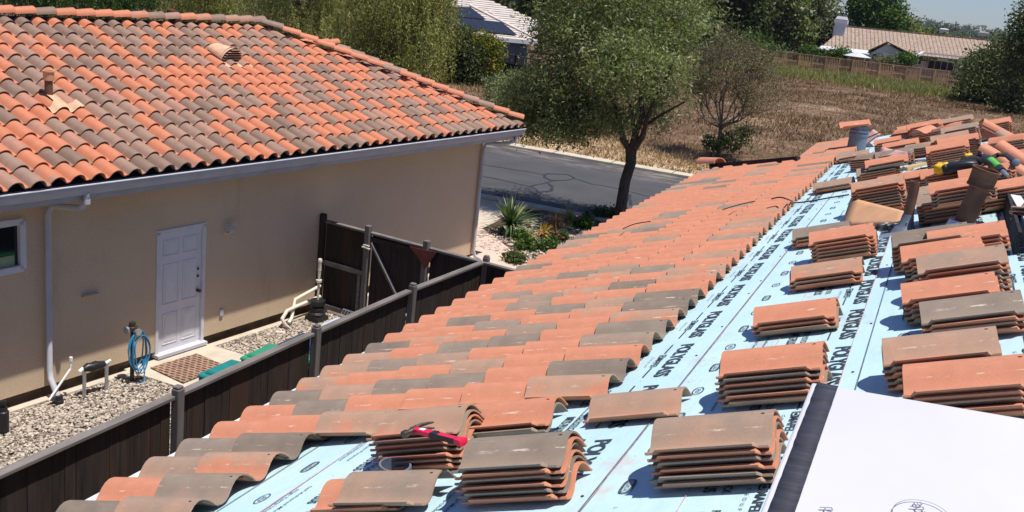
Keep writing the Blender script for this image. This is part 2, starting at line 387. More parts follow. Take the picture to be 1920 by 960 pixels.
# ------------------------------------------------------------------ S-profile clay tile
TL, TW = 0.412, 0.307
PROF = [(.000, .040), (.017, .041), (.027, .027), (.040, .016), (.062, .009), (.086, .010), (.108, .019), (.130, .036), (.154, .054), (.182, .069), (.212, .0755), (.242, .072), (.270, .058), (.292, .040), (.308, .022), (.325, .009)]
PROF = [(y * TW / .325, z) for y, z in PROF]
def tile_template(thick=.0068, full=True, prof=None, TW=TW):
    P = np.array(prof or PROF); n = len(P)
    T = np.gradient(P, axis=0); T /= np.linalg.norm(T, axis=1)[:, None]
    N = np.stack([-T[:, 1], T[:, 0]], 1); B = P - N * thick
    xs = [0, .030, .046, TL - .044, TL - .032, TL] if full else [0, TL]
    V = []; A = []
    for i, x in enumerate(xs):
        top = P.copy(); bot = B.copy()
        if full and i in (0, 1, 4, 5):
            for k in range(3): top[k] = P[3] + (P[k] - P[3]) * .25; bot[k] = B[3] + (B[k] - B[3]) * .25
        for y, z in top: V.append((x, y, z)); A.append((x / TL, y / TW))
        for y, z in bot: V.append((x, y, z)); A.append((x / TL, y / TW))
    F = []; m2 = 2 * n
    for i in range(len(xs) - 1):
        a = i * m2; b = a + m2
        for k in range(n - 1):
            F.append((a + k, b + k, b + k + 1, a + k + 1)); F.append((a + n + k, a + n + k + 1, b + n + k + 1, b + n + k))
        F.append((a, a + n, b + n, b)); F.append((a + n - 1, b + n - 1, b + m2 - 1, a + m2 - 1))
    for e, fl in ((0, 0), ((len(xs) - 1) * m2, 1)):
        for k in range(n - 1):
            q = (e + k, e + k + 1, e + n + k + 1, e + n + k)
            F.append(q[::-1] if fl else q)
    return np.array(V, float), np.array(F), np.array(A)
TV, TF, TA = tile_template()
TVs, TFs, TAs = tile_template(full=False)
PROFN = [(.000, .022), (.014, .012), (.034, .008), (.052, .012), (.064, .030), (.080, .058), (.104, .084), (.136, .100), (.172, .106), (.208, .100), (.240, .082), (.264, .056), (.280, .030), (.292, .012)]
TVn, TFn, TAn = tile_template(thick=.014, full=False, prof=PROFN, TW=.292)
def tile_tone(kind=None):
    k = kind or random.choices('ogmb', (5, 2, 2, 1))[0]
    return {'o': random.uniform(.02, .30), 'm': random.uniform(.40, .50), 'b': random.uniform(.55, .68), 'g': random.uniform(.74, .95)}[k]
def tiles_field(tiles, frame, simple_t=False):
    """tiles: list of (s, y, tilt_h_low, tilt_h_high, tone, [roll about slope])  -> arrays in frame(s,y,h)"""
    tv, tf, ta = (TVn, TFn, TAn) if simple_t else (TV, TF, TA)
    n = len(tv); o, ex, ey, ez = frame
    V = []; F = []; Cc = []
    for i, t in enumerate(tiles):
        s, y, h0, h1, tone = t[:5]; L = t[5] if len(t) > 5 else TL
        x = tv[:, 0] * (L / TL); h = tv[:, 2] + h0 + (h1 - h0) * tv[:, 0] / TL; yy = tv[:, 1] + y
        yy = yy + (t[6] * (tv[:, 0] - L / 2) if len(t) > 6 else 0)
        V.append(o + np.outer(s + x, ex) + np.outer(yy, ey) + np.outer(h, ez)); F.append(tf + i * n)
        Cc.append(np.stack([np.full(n, tone), ta[:, 0], ta[:, 1], np.full(n, random.random())], 1))
    return np.concatenate(V), np.concatenate(F), np.concatenate(Cc)
def clip(me, planes):
    """cut a mesh by planes (point, normal): what lies on the normal's side is removed"""
    import bmesh
    bm = bmesh.new(); bm.from_mesh(me)
    for co, no in planes:
        bmesh.ops.bisect_plane(bm, geom=list(bm.verts) + list(bm.edges) + list(bm.faces), plane_co=Vector(co), plane_no=Vector(no), clear_outer=True)
    bm.to_mesh(me); bm.free(); me.update(); return me
def sharp(me, deg=35):
    me.polygons.foreach_set('use_smooth', np.ones(len(me.polygons), dtype=bool))
    try: me.set_sharp_from_angle(angle=math.radians(deg))
    except Exception: pass
TILE_MESH = {}
def tile_mesh(kind, var):
    key = (kind, var)
    if key not in TILE_MESH:
        random.seed(sum(map(ord, kind)) * 31 + var)
        V = TV.copy()
        Cc = np.stack([np.full(len(V), tile_tone(kind)), TA[:, 0], TA[:, 1], np.full(len(V), random.random())], 1)
        me = mesh_np('roof_tile_' + kind, V, TF, col=Cc); sharp(me); me.materials.append(M_TILE); TILE_MESH[key] = me
    return TILE_MESH[key]

# barrel cap tile (half round, tapered)
def cap_tile(mb_v, mb_f, mb_c, a, b, up, r0=.12, r1=.10, tone=.2, lift0=.03):
    a = np.array(a, float); b = np.array(b, float); x = b - a; L = np.linalg.norm(x); x /= L; up = np.array(up, float); up = up - x * (x @ up); up /= np.linalg.norm(up); y = np.cross(up, x)
    n = 11; o = len(mb_v)
    for rr, tk in ((1, 0), (1, .014)):
        for i, (p, r) in enumerate(((a + up * lift0, r0), (b, r1))):
            for k in range(n):
                q = math.pi * k / (n - 1); R_ = r - tk
                mb_v.append(p + y * math.cos(q) * R_ + up * math.sin(q) * R_ * .85); mb_c.append((tone, i, k / (n - 1), (o * .013) % 1))
    for k in range(n - 1):
        mb_f.append([o + k, o + k + 1, o + n + k + 1, o + n + k]); mb_f.append([o + 2 * n + k, o + 3 * n + k, o + 3 * n + k + 1, o + 2 * n + k + 1])
        mb_f.append([o + k, o + 2 * n + k, o + 2 * n + k + 1, o + k + 1]); mb_f.append([o + n + k, o + n + k + 1, o + 3 * n + k + 1, o + 3 * n + k])
    mb_f.append([o, o + n, o + 3 * n, o + 2 * n]); mb_f.append([o + n - 1, o + 3 * n - 1, o + 4 * n - 1, o + 2 * n - 1])
def cap_run(a, b, up, name, parent, mat, n=None, r=(.12, .10), seed=1):
    random.seed(seed); a = np.array(a, float); b = np.array(b, float); L = np.linalg.norm(b - a); n = n or max(1, round(L / .38)); st = (b - a) / n; d = (b - a) / L
    V, F, Cc = [], [], []
    for i in range(n):
        cap_tile(V, F, Cc, a + st * i, a + st * (i + 1) + d * .07, up, r[0], r[1], tile_tone())
    me = mesh_np(name, V, F, col=Cc); sharp(me, 50); return link(name, me, parent, mat)

# ================================================================== GROUND, ROAD, PATHS (setting)
def sheet(name, pts, z, mat, kind='structure', thick=0.0):
    mb = MB(); P = [(x, y, z) for x, y in pts]
    mb.poly(P, None if not thick else (0, 0, thick)); o = mb.build(name, mat); tag(o, kind=kind); return o
gx = np.linspace(-2500, 2500, 101); gy = np.linspace(-60, 4200, 101)
sheet('ground', [(-3500, -80), (3500, -80), (3500, 5200), (-3500, 5200)], -0.4, M_GREENFAR)
# dry field, gently uneven
nx, ny = 150, 150
X, Y = np.meshgrid(np.linspace(-75, 75, nx), np.linspace(38, 150, ny))
Z = .02 + .10 * np.sin(X * .31 + 1) * np.sin(Y * .23) + .05 * np.sin(X * 1.1) * np.sin(Y * .9 + 2)
Z *= np.clip((Y - 38) / 6, 0, 1); Z += .012
idx = np.arange(nx * ny).reshape(ny, nx)
F = np.stack([idx[:-1, :-1], idx[:-1, 1:], idx[1:, 1:], idx[1:, :-1]], -1).reshape(-1, 4)
fo = link('field', mesh_np('field', np.stack([X, Y, Z], -1).reshape(-1, 3), F, smooth=True), None, M_FIELD); tag(fo, kind='structure')
sheet('yard_ground', [(-40, -10), (40, -10), (40, 27.5), (-40, 27.5)], -.02, M_SOIL)
sheet('road', [(-80, 27.4), (80, 27.4), (80, 37.0), (-80, 37.0)], .0, M_ASPH)
sheet('verge', [(-80, 37.6), (80, 37.6), (80, 42), (-80, 44)], .05, M_VERGE)
k1 = MB(); k1.box((0, 37.28, .04), (160, .62, .13)); tag(k1.build('far_kerb', M_KERB, bevel=.02), kind='structure')
k2 = MB(); k2.box((0, 27.2, .03), (160, .45, .12)); tag(k2.build('near_kerb', M_KERB, bevel=.02), kind='structure')
for nm_, y_k, z_k, w_k in (('far_kerb_joints', 37.28, .108, .63), ('near_kerb_joints', 27.2, .093, .46)):
    jb = MB(); [jb.box((x_k, y_k, z_k), (.03, w_k, .006)) for x_k in np.arange(-40, 20, 2.4)]; tag(jb.build(nm_, M_TAR), kind='structure')
# tar seams on the road
tar = MB()
def seam(pts, w_=.05, z=.006, jit=.05, seed=0):
    random.seed(seed); P = []
    for i in range(len(pts) - 1):
        a = np.array(pts[i], float); b = np.array(pts[i + 1], float); n = max(2, int(np.linalg.norm(b - a) / .35))
        for k in range(n): P.append(a + (b - a) * k / n + np.array([random.uniform(-jit, jit), random.uniform(-jit, jit)]))
    P.append(np.array(pts[-1], float))
    for a, b in zip(P[:-1], P[1:]):
        d = b - a; L = np.linalg.norm(d)
        if L < 1e-4: continue
        n = np.array([-d[1], d[0]]) / L * w_ * random.uniform(.35, .7); d = d / L * .02
        tar.add([(*(a - d - n), z), (*(b + d - n), z), (*(b + d + n), z), (*(a - d + n), z)], [[0, 1, 2, 3]]); z += .00002
g = lambda x, y: G(x, y)
seam([g(860, 296), g(905, 309), g(960, 317), g(1018, 328)], .09, seed=1)
seam([g(1018, 328), g(1030, 338), g(1060, 338), g(1078, 335), g(1062, 327), g(1030, 326), g(1018, 328)], .10, seed=2)
seam([g(1078, 335), g(1110, 345), g(1150, 352), g(1230, 372)], .07, seed=3)
seam([g(880, 325), g(950, 340), g(996, 350), g(1025, 342), g(1045, 338)], .09, seed=4)
seam([g(996, 350), g(1010, 362), g(1030, 358), g(1036, 350), g(1025, 342)], .10, seed=5)
seam([g(1180, 365), g(1183, 385)], .1, seed=6)
seam([g(880, 350), g(940, 354)], .04, seed=7)
tag(tar.build('road_seams', M_TAR), kind='structure')
# walkway, driveway, planting bed, wall footing slab
path_pts = [NH(11.75, -.1, 0)[:2], g(889, 425), g(905, 432), g(930, 450), g(958, 473), g(1000, 500), NH(12.1, 2.2, 0)[:2], NH(11.2, 2.2, 0)[:2], NH(11.2, -.1, 0)[:2]]
sheet('path', [tuple(p) for p in path_pts], .05, M_PINKC, thick=.1)
sheet('driveway', [(-22, 20.9), (-11.3, 22.9), g(905, 429), g(935, 415), g(960, 400), g(985, 392), (-10.2, 27.0), (-22, 27.0)], .02, M_CONC)
sheet('planting_bed', [g(905, 431), g(935, 415), g(960, 398), (-10.0, 27.0), (-2, 27.0), (-2, 18), NH(12.2, 2.0, 0)[:2], g(1000, 500), g(958, 473), g(930, 450)], .034, M_MULCH)
sl = MB(); P = [NH(2.0, .0, .03), NH(2.15, 1.45, .03), NH(2.9, 2.9, .03), NH(4.3, 2.9, .03), NH(3.75, 1.2, .03), NH(3.6, 0, .03)]; sl.poly(P, (0, 0, .1)); tag(sl.build('door_slab', M_CONC), kind='structure')
ft = MB()
a, b = NH(-6, .09, .0), NH(11.9, .09, .0); ft.beam(a + PN * .03, b + PN * .03, .12, .07); tag(ft.build('footing_kerb', M_CONC, bevel=.01), kind='structure')

# pebbles
def pebbles(name, n, area, seed=3, size=(.018, .04), zs=.0):
    rng = np.random.default_rng(seed)
    t = (1 + 5 ** .5) / 2
    IV = np.array([(-1, t, 0), (1, t, 0), (-1, -t, 0), (1, -t, 0), (0, -1, t), (0, 1, t), (0, -1, -t), (0, 1, -t), (t, 0, -1), (t, 0, 1), (-t, 0, -1), (-t, 0, 1)], float); IV /= np.linalg.norm(IV[0])
    IF = np.array([(0, 11, 5), (0, 5, 1), (0, 1, 7), (0, 7, 10), (0, 10, 11), (1, 5, 9), (5, 11, 4), (11, 10, 2), (10, 7, 6), (7, 1, 8), (3, 9, 4), (3, 4, 2), (3, 2, 6), (3, 6, 8), (3, 8, 9), (4, 9, 5), (2, 4, 11), (6, 2, 10), (8, 6, 7), (9, 8, 1)])
    s, q = area(rng, n); n = len(s)
    sc = rng.uniform(size[0], size[1], n)[:, None] * np.stack([rng.uniform(.8, 1.5, n), rng.uniform(.6, 1., n), rng.uniform(.4, .65, n)], 1)
    ang = rng.uniform(0, 6.28, n)
    v = IV[None] * sc[:, None]; c, s_ = np.cos(ang)[:, None], np.sin(ang)[:, None]
    tl = rng.uniform(-.5, .5, n)[:, None]
    x = v[..., 0] * c - v[..., 1] * s_; y = v[..., 0] * s_ + v[..., 1] * c; z = v[..., 2] + v[..., 0] * tl * .5
    base = B0[None] + s[:, None] * U + q[:, None] * PN
    V = np.stack([x + base[:, 0:1], y + base[:, 1:2], z + zs + rng.uniform(.0, .02, n)[:, None]], -1).reshape(-1, 3)
    F = (IF[None] + (np.arange(n) * 12)[:, None, None]).reshape(-1, 3)
    tone = np.repeat(np.clip(rng.beta(1.8, 1.5, n), 0, 1), 12); col = np.stack([tone, tone, tone, tone], 1)
    return link(name, mesh_np(name, V, F, col=col), None, M_PEB)
def gravel_area(rng, n):
    s = rng.uniform(-3.5, 6.5, n); q = rng.uniform(.18, 3.8, n)
    inslab = (s > 2.0 + q * .25) & (s < 3.6 + q * .18)
    keep = ~inslab & ((s < 6.3)); return s[keep], q[keep]
po = pebbles('gravel', 62000, gravel_area, size=(.013, .031)); tag(po, 'river pebbles in cream and brown beside the cream wall', 'gravel', kind='stuff')

# ================================================================== NEIGHBOUR'S HOUSE
def wq(px, py, q=0.0):
    r = ray(px, py); t = (PN @ (NH(0, q, 0) - CP)) / (PN @ r); return CP + r * t
PIT = math.radians(21.4); PC, PS = math.cos(PIT), math.sin(PIT)
nh = empty('neighbour_house', tuple(NH(4, -3, 0)), 'cream stucco house with clay tile roof, white side door and long grey gutter', 'house')
S0, S1, QE, ZE = -9.0, 12.19, .65, 3.17
RIDGE_D = 4.12; RQ = QE - RIDGE_D; RZ = ZE + RIDGE_D * math.tan(PIT)
wl = MB()
D0s, D1s, DZ = 2.60, 3.52, 2.06       # door opening
W0s, W1s, WZ0, WZ1 = -.75, .36, 1.93, 2.57
def wall_quad(s0, s1, z0, z1): wl.hexa([NH(s0, 0, z0), NH(s1, 0, z0), NH(s1, -.14, z0), NH(s0, -.14, z0)], [NH(s0, 0, z1), NH(s1, 0, z1), NH(s1, -.14, z1), NH(s0, -.14, z1)])
for a in ((S0, W0s, .15, 2.95), (W0s, W1s, .15, WZ0), (W0s, W1s, WZ1, 2.95), (W1s, D0s, .15, 2.95), (D0s, D1s, DZ, 2.95), (D1s, 11.71, .15, 2.95)): wall_quad(*a)
wl.hexa([NH(11.55, -.14, .06), NH(11.71, -.14, .06), NH(11.71, -3.5, .06), NH(11.55, -3.5, .06)], [NH(11.55, -.14, 2.95), NH(11.71, -.14, 2.95), NH(11.71, -3.5, 2.95), NH(11.55, -3.5, 2.95)])
wl.hexa([NH(11.5, -3.55, 0), NH(14.8, -3.55, 0), NH(14.8, -7.4, 0), NH(11.5, -7.4, 0)], [NH(11.5, -3.55, 2.95), NH(14.8, -3.55, 2.95), NH(14.8, -7.4, 2.95), NH(11.5, -7.4, 2.95)])
wl.hexa([NH(S0, -7.3, 0), NH(11.7, -7.3, 0), NH(11.7, -7.45, 0), NH(S0, -7.45, 0)], [NH(S0, -7.3, 2.95), NH(11.7, -7.3, 2.95), NH(11.7, -7.45, 2.95), NH(S0, -7.45, 2.95)])
wl.build('wall', M_STUCCO, nh)
fo_ = MB(); [fo_.hexa([NH(a_, -.05, -.05), NH(b_, -.05, -.05), NH(b_, -.13, -.05), NH(a_, -.13, -.05)], [NH(a_, -.05, .15), NH(b_, -.05, .15), NH(b_, -.13, .15), NH(a_, -.13, .15)]) for a_, b_ in ((S0, D0s), (D1s, 11.68))]; fo_.build('footing', M_FOOTSHADE, nh)
# roof deck solid (hidden under tiles), soffit
rf = MB()
E_ = NH(S1 - .03, QE - .03, ZE - .02); R_ = NH(S1 - RIDGE_D, RQ, RZ - .02); L0 = NH(S0, QE - .03, ZE - .02); L1 = NH(S0, RQ, RZ - .02)
BE = NH(S1 - .03, RQ - RIDGE_D, ZE - .02); BL = NH(S0, RQ - RIDGE_D, ZE - .02)
rf.add([L0, E_, R_, L1, BE, BL], [[0, 1, 2, 3], [1, 4, 2], [4, 5, 3, 2]])
rf.poly([L0 - [0, 0, .06], E_ - [0, 0, .06], BE - [0, 0, .06], BL - [0, 0, .06]][::-1])
roofd = rf.build('roof', M_BLACK, nh)
random.seed(21)
FR = (NH(0, QE, ZE), -PN * PC + np.array([0, 0, PS]), -U, PN * PS + np.array([0, 0, PC]))
EXPO = .355; NW = .292
def nrows(slope_len): return int(slope_len / EXPO) + 1
tl = []
for c_ in range(int((S1 + 3.2) / NW) + 2):
    y = -S1 - .05 + c_ * NW
    off = random.uniform(-.012, .012)
    for r_ in range(nrows(RIDGE_D / PC) + 0):
        s = -.06 + r_ * EXPO + off + random.uniform(-.008, .008)
        if s + .2 > (RIDGE_D / PC): continue
        if (-y - NW / 2) > S1 - s * PC + .15: continue
        su, sv = -y - .15, s
        tl.append((s, y + random.uniform(-.004, .004), .044, .004, tile_tone(random.choices('ogmb', (44, 27, 9, 20))[0]), TL, random.uniform(-.012, .012)))
V, F, Cc = tiles_field(tl, FR, True)
me = mesh_np('roof_tiles', V, F, col=Cc); clip(me, [(tuple(NH(S1 + .02, QE, 0)), tuple(U - PN)), (tuple(NH(0, RQ + .05, 0)), tuple(-PN))]); sharp(me)
link('roof_tiles', me, roofd, M_TILE_N)
# the end hip (street side) and the small front wing
FR2 = (NH(S1, 0, ZE), -U * PC + np.array([0, 0, PS]), PN, U * PS + np.array([0, 0, PC]))
tl = []
for c_ in range(int(RIDGE_D * 2 / NW) + 1):
    y = QE - RIDGE_D * 2 + c_ * NW
    for r_ in range(nrows(RIDGE_D / PC)):
        s = -.06 + r_ * EXPO
        if min(QE - y, y - (QE - 2 * RIDGE_D)) < s * PC - .25: continue
        tl.append((s, y, .035, .004, tile_tone()))
V, F, Cc = tiles_field(tl, FR2, True)
me = mesh_np('end_roof_tiles', V, F, col=Cc); clip(me, [(tuple(NH(S1, QE, 0)), tuple(PN - U)), (tuple(NH(S1, QE - 2 * RIDGE_D, 0)), tuple(-PN - U))])
me.polygons.foreach_set('use_smooth', np.zeros(len(me.polygons), dtype=bool)); link('end_roof_tiles', me, roofd, M_TILE_N)
up = (0, 0, 1)
for i in range(1):
    b = MB(); b.beam(NH(S0, RQ, RZ + .02), NH(S1 - RIDGE_D, RQ, RZ + .02), .05, .16); b.beam(NH(S1 - RIDGE_D, RQ, RZ + .02), NH(S1 - .25, QE - .25, ZE + .12), .05, .17); b.build('ridge_felt', M_BLACK, roofd)
cap_run(NH(S1 + .02, QE - .02, ZE + .16), NH(S1 - RIDGE_D + .1, RQ + .1, RZ + .13), up, 'hip_cap', roofd, M_TILE_N, seed=4)
cap_run(NH(S1 - RIDGE_D + .15, RQ, RZ + .14), NH(-3.0, RQ, RZ + .14), up, 'ridge_cap', roofd, M_TILE_N, r=(.125, .11), seed=5)
wc = MB()
W2 = NH(15.29, -3.06, 3.1); WR = NH(15.29 - 2.4, -3.06 - 2.4, 4.13); W3 = NH(15.29, -7.86, 3.1); WB = NH(9.5, -5.46, 4.13); WA = NH(11.8, -3.06, 3.1); WD = NH(11.5, -7.86, 3.1)
wc.add([W2, W3, WR, WB, WA, WD], [[0, 1, 2], [4, 0, 2, 3], [1, 5, 3, 2]]); wc.build('wing_roof', M_TILE_N, nh)
tl = []
FRw = (NH(0, -3.06, 3.1), -PN * PC + np.array([0, 0, PS]), -U, PN * PS + np.array([0, 0, PC]))
for c_ in range(14):
    y = -15.3 + c_ * NW
    for r_ in range(7): tl.append((-.06 + r_ * EXPO, y, .035, .004, tile_tone()))
V, F, Cc = tiles_field(tl, FRw, True)
me = mesh_np('wing_tiles', V, F, col=Cc); clip(me, [(tuple(W2), tuple(U - PN)), (tuple(NH(0, -5.4, 0)), tuple(-PN))]); link('wing_tiles', me, roofd, M_TILE_N)
cap_run(W2 + [0, 0, .12], WR + [0, 0, .1], up, 'wing_hip_cap', roofd, M_TILE_N, seed=6)
cap_run(WR + [0, 0, .16] + U * .1, WB + [0, 0, .12], up, 'wing_ridge_cap', roofd, M_TILE_N, seed=7)
# fascia + gutter
fs = MB(); fs.beam(NH(S0, QE - .06, ZE - .15), NH(S1 - .06, QE - .06, ZE - .15), .04, .22); fs.beam(NH(S1 - .06, QE - .03, ZE - .15), NH(S1 - .06, RQ - RIDGE_D, ZE - .15), .04, .22)
fs.poly([NH(S0, QE - .08, ZE - .255), NH(S1 - .08, QE - .08, ZE - .255), NH(S1 - .08, -.14, ZE - .255), NH(S0, -.14, ZE - .255)], (0, 0, .02)); fs.build('fascia', M_TRIMG, nh)
gt = MB()
gp = [(0, -.005), (0, -.125), (.075, -.135), (.115, -.05), (.125, -.002), (.112, .0), (.098, -.05), (.065, -.118), (.014, -.112), (.014, -.005)]
def gutter_run(mb, A, Bp, out):
    P = []
    for base in (A, Bp):
        P += [base + np.array(out) * q + np.array([0, 0, z]) for q, z in gp]
    n = len(gp); mb.add(P, [[i, (i + 1) % n, (i + 1) % n + n, i + n] for i in range(n)] + [list(range(n))[::-1], list(range(n, 2 * n))])
gutter_run(gt, NH(S0, QE - .035, ZE - .035), NH(S1 + .07, QE - .035, ZE - .035), PN)
gutter_run(gt, NH(S1 - .035, QE + .07, ZE - .036), NH(S1 - .035, -3.0, ZE - .036), U)
gto = gt.build('gutter', M_TRIMG, nh)
gr = MB(); gr.beam(NH(S0, QE + .082, ZE - .032), NH(S1 + .08, QE + .082, ZE - .032), .022, .012); gr.build('gutter_rim_highlight', M_WHITEP, gto)  # whiter strip paints the sunlit line along the gutter's top edge
def downspout(path, r, name='downspout'):
    mb = MB(); mb.tube(path, r, 10)
    for i in (1, 2): mb.tube([np.array(path[i]) - [0, 0, .03], np.array(path[i]) + [0, 0, .03]], r * 1.12, 10)
    return mb.build(name, M_TRIMG, nh, smooth=True)
downspout([NH(.84, .67, 3.03), NH(.84, .67, 2.90), NH(.82, .58, 2.80), NH(.74, .10, 2.74), NH(.70, .07, 2.62), NH(.70, .07, .42), NH(.68, .12, .30), NH(.63, .33, .12), NH(.63, .36, .04)], .042)
ad = MB(); ad.lathe(NH(.63, .36, .0), (0, 0, 1), [(0, .001), (0, .065), (.07, .065), (.075, .055), (.14, .052), (.14, .001)], 12); ad.build('drain_adapter', M_BLACKP, nh, smooth=True)
downspout([NH(12.0, .66, 3.03), NH(12.0, .66, 2.88), NH(11.95, .5, 2.80), NH(11.66, .10, 2.74), NH(11.62, .07, 2.6), NH(11.62, .07, .25), NH(11.64, .12, .12), NH(11.70, .25, .07)], .042)
# door
dr = MB(); dr.hexa([NH(D0s + .03, -.03, .1), NH(D1s - .03, -.03, .1), NH(D1s - .03, -.075, .1), NH(D0s + .03, -.075, .1)], [NH(D0s + .03, -.03, DZ - .03), NH(D1s - .03, -.03, DZ - .03), NH(D1s - .03, -.075, DZ - .03), NH(D0s + .03, -.075, DZ - .03)])
dw = (D1s - D0s)
for (a0, a1) in ((.15, .46), (.56, .87)):
    for (z0, z1) in ((.22, .72), (.88, 1.52), (1.66, 1.9)):
        s0_, s1_ = D0s + a0 * dw, D0s + a1 * dw
        for aa, bb in (((s0_, z0), (s1_, z0)), ((s1_, z0), (s1_, z1)), ((s1_, z1), (s0_, z1)), ((s0_, z1), (s0_, z0))):
            dr.beam(NH(aa[0], -.027, aa[1]), NH(bb[0], -.029, bb[1]), .005, .012, up=PN)
        dr.hexa([NH(s0_ + .04, -.026, z0 + .04), NH(s1_ - .04, -.026, z0 + .04), NH(s1_ - .04, -.03, z0 + .04), NH(s0_ + .04, -.03, z0 + .04)], [NH(s0_ + .05, -.026, z1 - .04), NH(s1_ - .05, -.026, z1 - .04), NH(s1_ - .05, -.03, z1 - .04), NH(s0_ + .05, -.03, z1 - .04)])
door = dr.build('door', M_DOOR, nh)
df = MB()
for aa, bb in (((D0s, 0.1), (D0s, DZ)), ((D1s, 0.1), (D1s, DZ)), ((D0s - .03, DZ), (D1s + .03, DZ))): df.beam(NH(aa[0], -.02, aa[1]), NH(bb[0], -.02, bb[1]), .055, .07, up=PN)
df.build('door_frame', M_TRIM, door)
th_ = MB(); th_.box(NH((D0s + D1s) / 2, .02, .08), (.16, dw + .08, .05), ax=(PN, U, (0, 0, 1))); th_.build('threshold', M_WHITEB, door)
kb = MB(); kb.lathe(NH(D1s - .10, -.02, .98), PN, [(0, .028), (.01, .028), (.012, .012), (.03, .012), (.035, .028), (.06, .03), (.07, .018), (.07, .001)], 12); kb.build('door_knob', M_STEEL, door, smooth=True)
for z in (1.22, 1.34): b = MB(); b.lathe(NH(D1s - .10, -.02, z), PN, [(0, .022), (.012, .022), (.014, .001)], 10); b.build('deadbolt', M_STEEL, door)
# window
wn = MB()
for aa, bb in (((W0s, WZ0), (W1s, WZ0)), ((W1s, WZ0), (W1s, WZ1)), ((W1s, WZ1), (W0s, WZ1)), ((W0s, WZ1), (W0s, WZ0)), ((-.22, WZ0), (-.22, WZ1))): wn.beam(NH(aa[0], .0, aa[1]), NH(bb[0], .0, bb[1]), .085, .075, up=PN)
win = wn.build('window', M_TRIM, nh)
pn_ = MB(); pn_.box(NH((W0s + W1s) / 2, -.03, (WZ0 + WZ1) / 2), (.01, W1s - W0s, WZ1 - WZ0), ax=(PN, U, (0, 0, 1))); pn_.build('pane', M_GLASS, win)
ct_ = MB(); ct_.box(NH(.05, -.014, WZ0 + .12), (.012, .42, .14), ax=(PN, U, (0, 0, 1))); ct_.build('towel', M_CREAMR, win)
# wall lamp, box, faucet plate
lp = MB(); c0 = wq(425, 425, .0); lp.lathe(c0, PN, [(0, .05), (.02, .05), (.022, .02), (.05, .02), (.05, .001)], 12)
for ds in (-.07, .07): lp.lathe(c0 + PN * .05 + U * ds * .6, PN * .6 + U * ds * 5 + np.array([0, 0, -.5]), [(-.03, .02), (0, .035), (.07, .045), (.10, .05), (.098, .04), (.05, .03)], 12)
lp.build('flood_lamp', M_PVC, nh, smooth=True)
ob = MB(); ob.box(wq(415, 586, .012), (.03, .075, .11), ax=(PN, U, (0, 0, 1))); ob.build('outlet_box', M_TRIMG, nh, bevel=.005)
sb = MB(); sb.box(wq(170, 553, .03), (.06, .27, .02), ax=(PN, U, (0, 0, 1))); sb.build('wall_ledge', M_STUCCO, nh, bevel=.006)
# roof furniture on the neighbour's roof
def nroof(su, sv, h=0): return FR[0] + FR[1] * sv + U * su + FR[3] * h
vp = MB(); vb = nroof(1.57, 1.88, 0); vp.lathe(vb, up, [(0, .055), (.42, .055), (.42, .001)], 14)
vo = vp.build('vent_pipe', M_BROWNPIPE, roofd, smooth=True)
vc = MB(); vc.lathe(vb, up, [(.36, .058), (.36, .07), (.47, .075), (.48, .085), (.495, .085), (.495, .06), (.38, .055)], 14); vc.build('pipe_collar', M_TANMETAL, vo, smooth=True)
fl = MB(); ap = []
for i in range(25):
    for j in range(6):
        a_ = -.30 + i * .025; b_ = -.36 + j * (.085 + .015 * math.sin(i * .9))
        yy_ = (-(1.62 + a_) + S1 + .05) % NW; ap.append(nroof(1.62 + a_, 1.92 + b_, .062 + float(np.interp(yy_, [p[0] for p in PROFN], [p[1] for p in PROFN]))))
fl.add(ap, [[i * 6 + j, (i + 1) * 6 + j, (i + 1) * 6 + j + 1, i * 6 + j + 1] for i in range(24) for j in range(5) if j < 2 or 7 < i < 17] )
fl.build('pipe_flashing', M_PEACH, vo, smooth=True)
dv = MB(); n = 16; pr = []
for (sv, r) in ((2.98, .24), (3.42, .06)):
    for k in range(n + 1):
        q = math.pi * k / n; pr.append(nroof(6.02 + math.cos(q) * (r if r > .1 else .22), sv, .10 + math.sin(q) * (r if r > .1 else .10)))
dv.add(pr, [[k, k + 1, n + 1 + k + 1, n + 1 + k] for k in range(n)])
dvo = dv.build('arched_vent', M_PEACH, roofd, smooth=True)
back = MB(); back.add([pr[k] + FR[1] * .05 for k in range(n + 1)], [list(range(n + 1))]); back.build('vent_dark_back', M_BLACK, dvo)
for k in range(5):
    hh = .02 + k * .046; ww = math.sqrt(max(.001, .225 ** 2 - hh ** 2))
    sl_ = MB(); sl_.beam(nroof(6.02 - ww, 2.97, .10 + hh), nroof(6.02 + ww, 2.97, .10 + hh), .055, .012, up=(0, 0, 1)); sl_.build('louvre', M_PEACH, dvo)
ap2 = MB(); ap2.add([nroof(5.67 + .07 * i, 2.85 - .16 * j, .10 + .03 * math.sin(i * 1.6) - .01 * j) for i in range(11) for j in range(2)], [[i * 2, i * 2 + 1, i * 2 + 3, i * 2 + 2] for i in range(10)]); ap2.build('vent_apron', M_PEACH, dvo, smooth=True)
rv = MB(); rb = NH(6.3, RQ - .5, RZ - .2); rv.lathe(rb, up, [(0, .075), (.30, .07), (.32, .10), (.47, .10), (.47, .04), (.50, .001)], 12); rv.build('rear_vent_pipe', M_RUST, roofd, smooth=True)

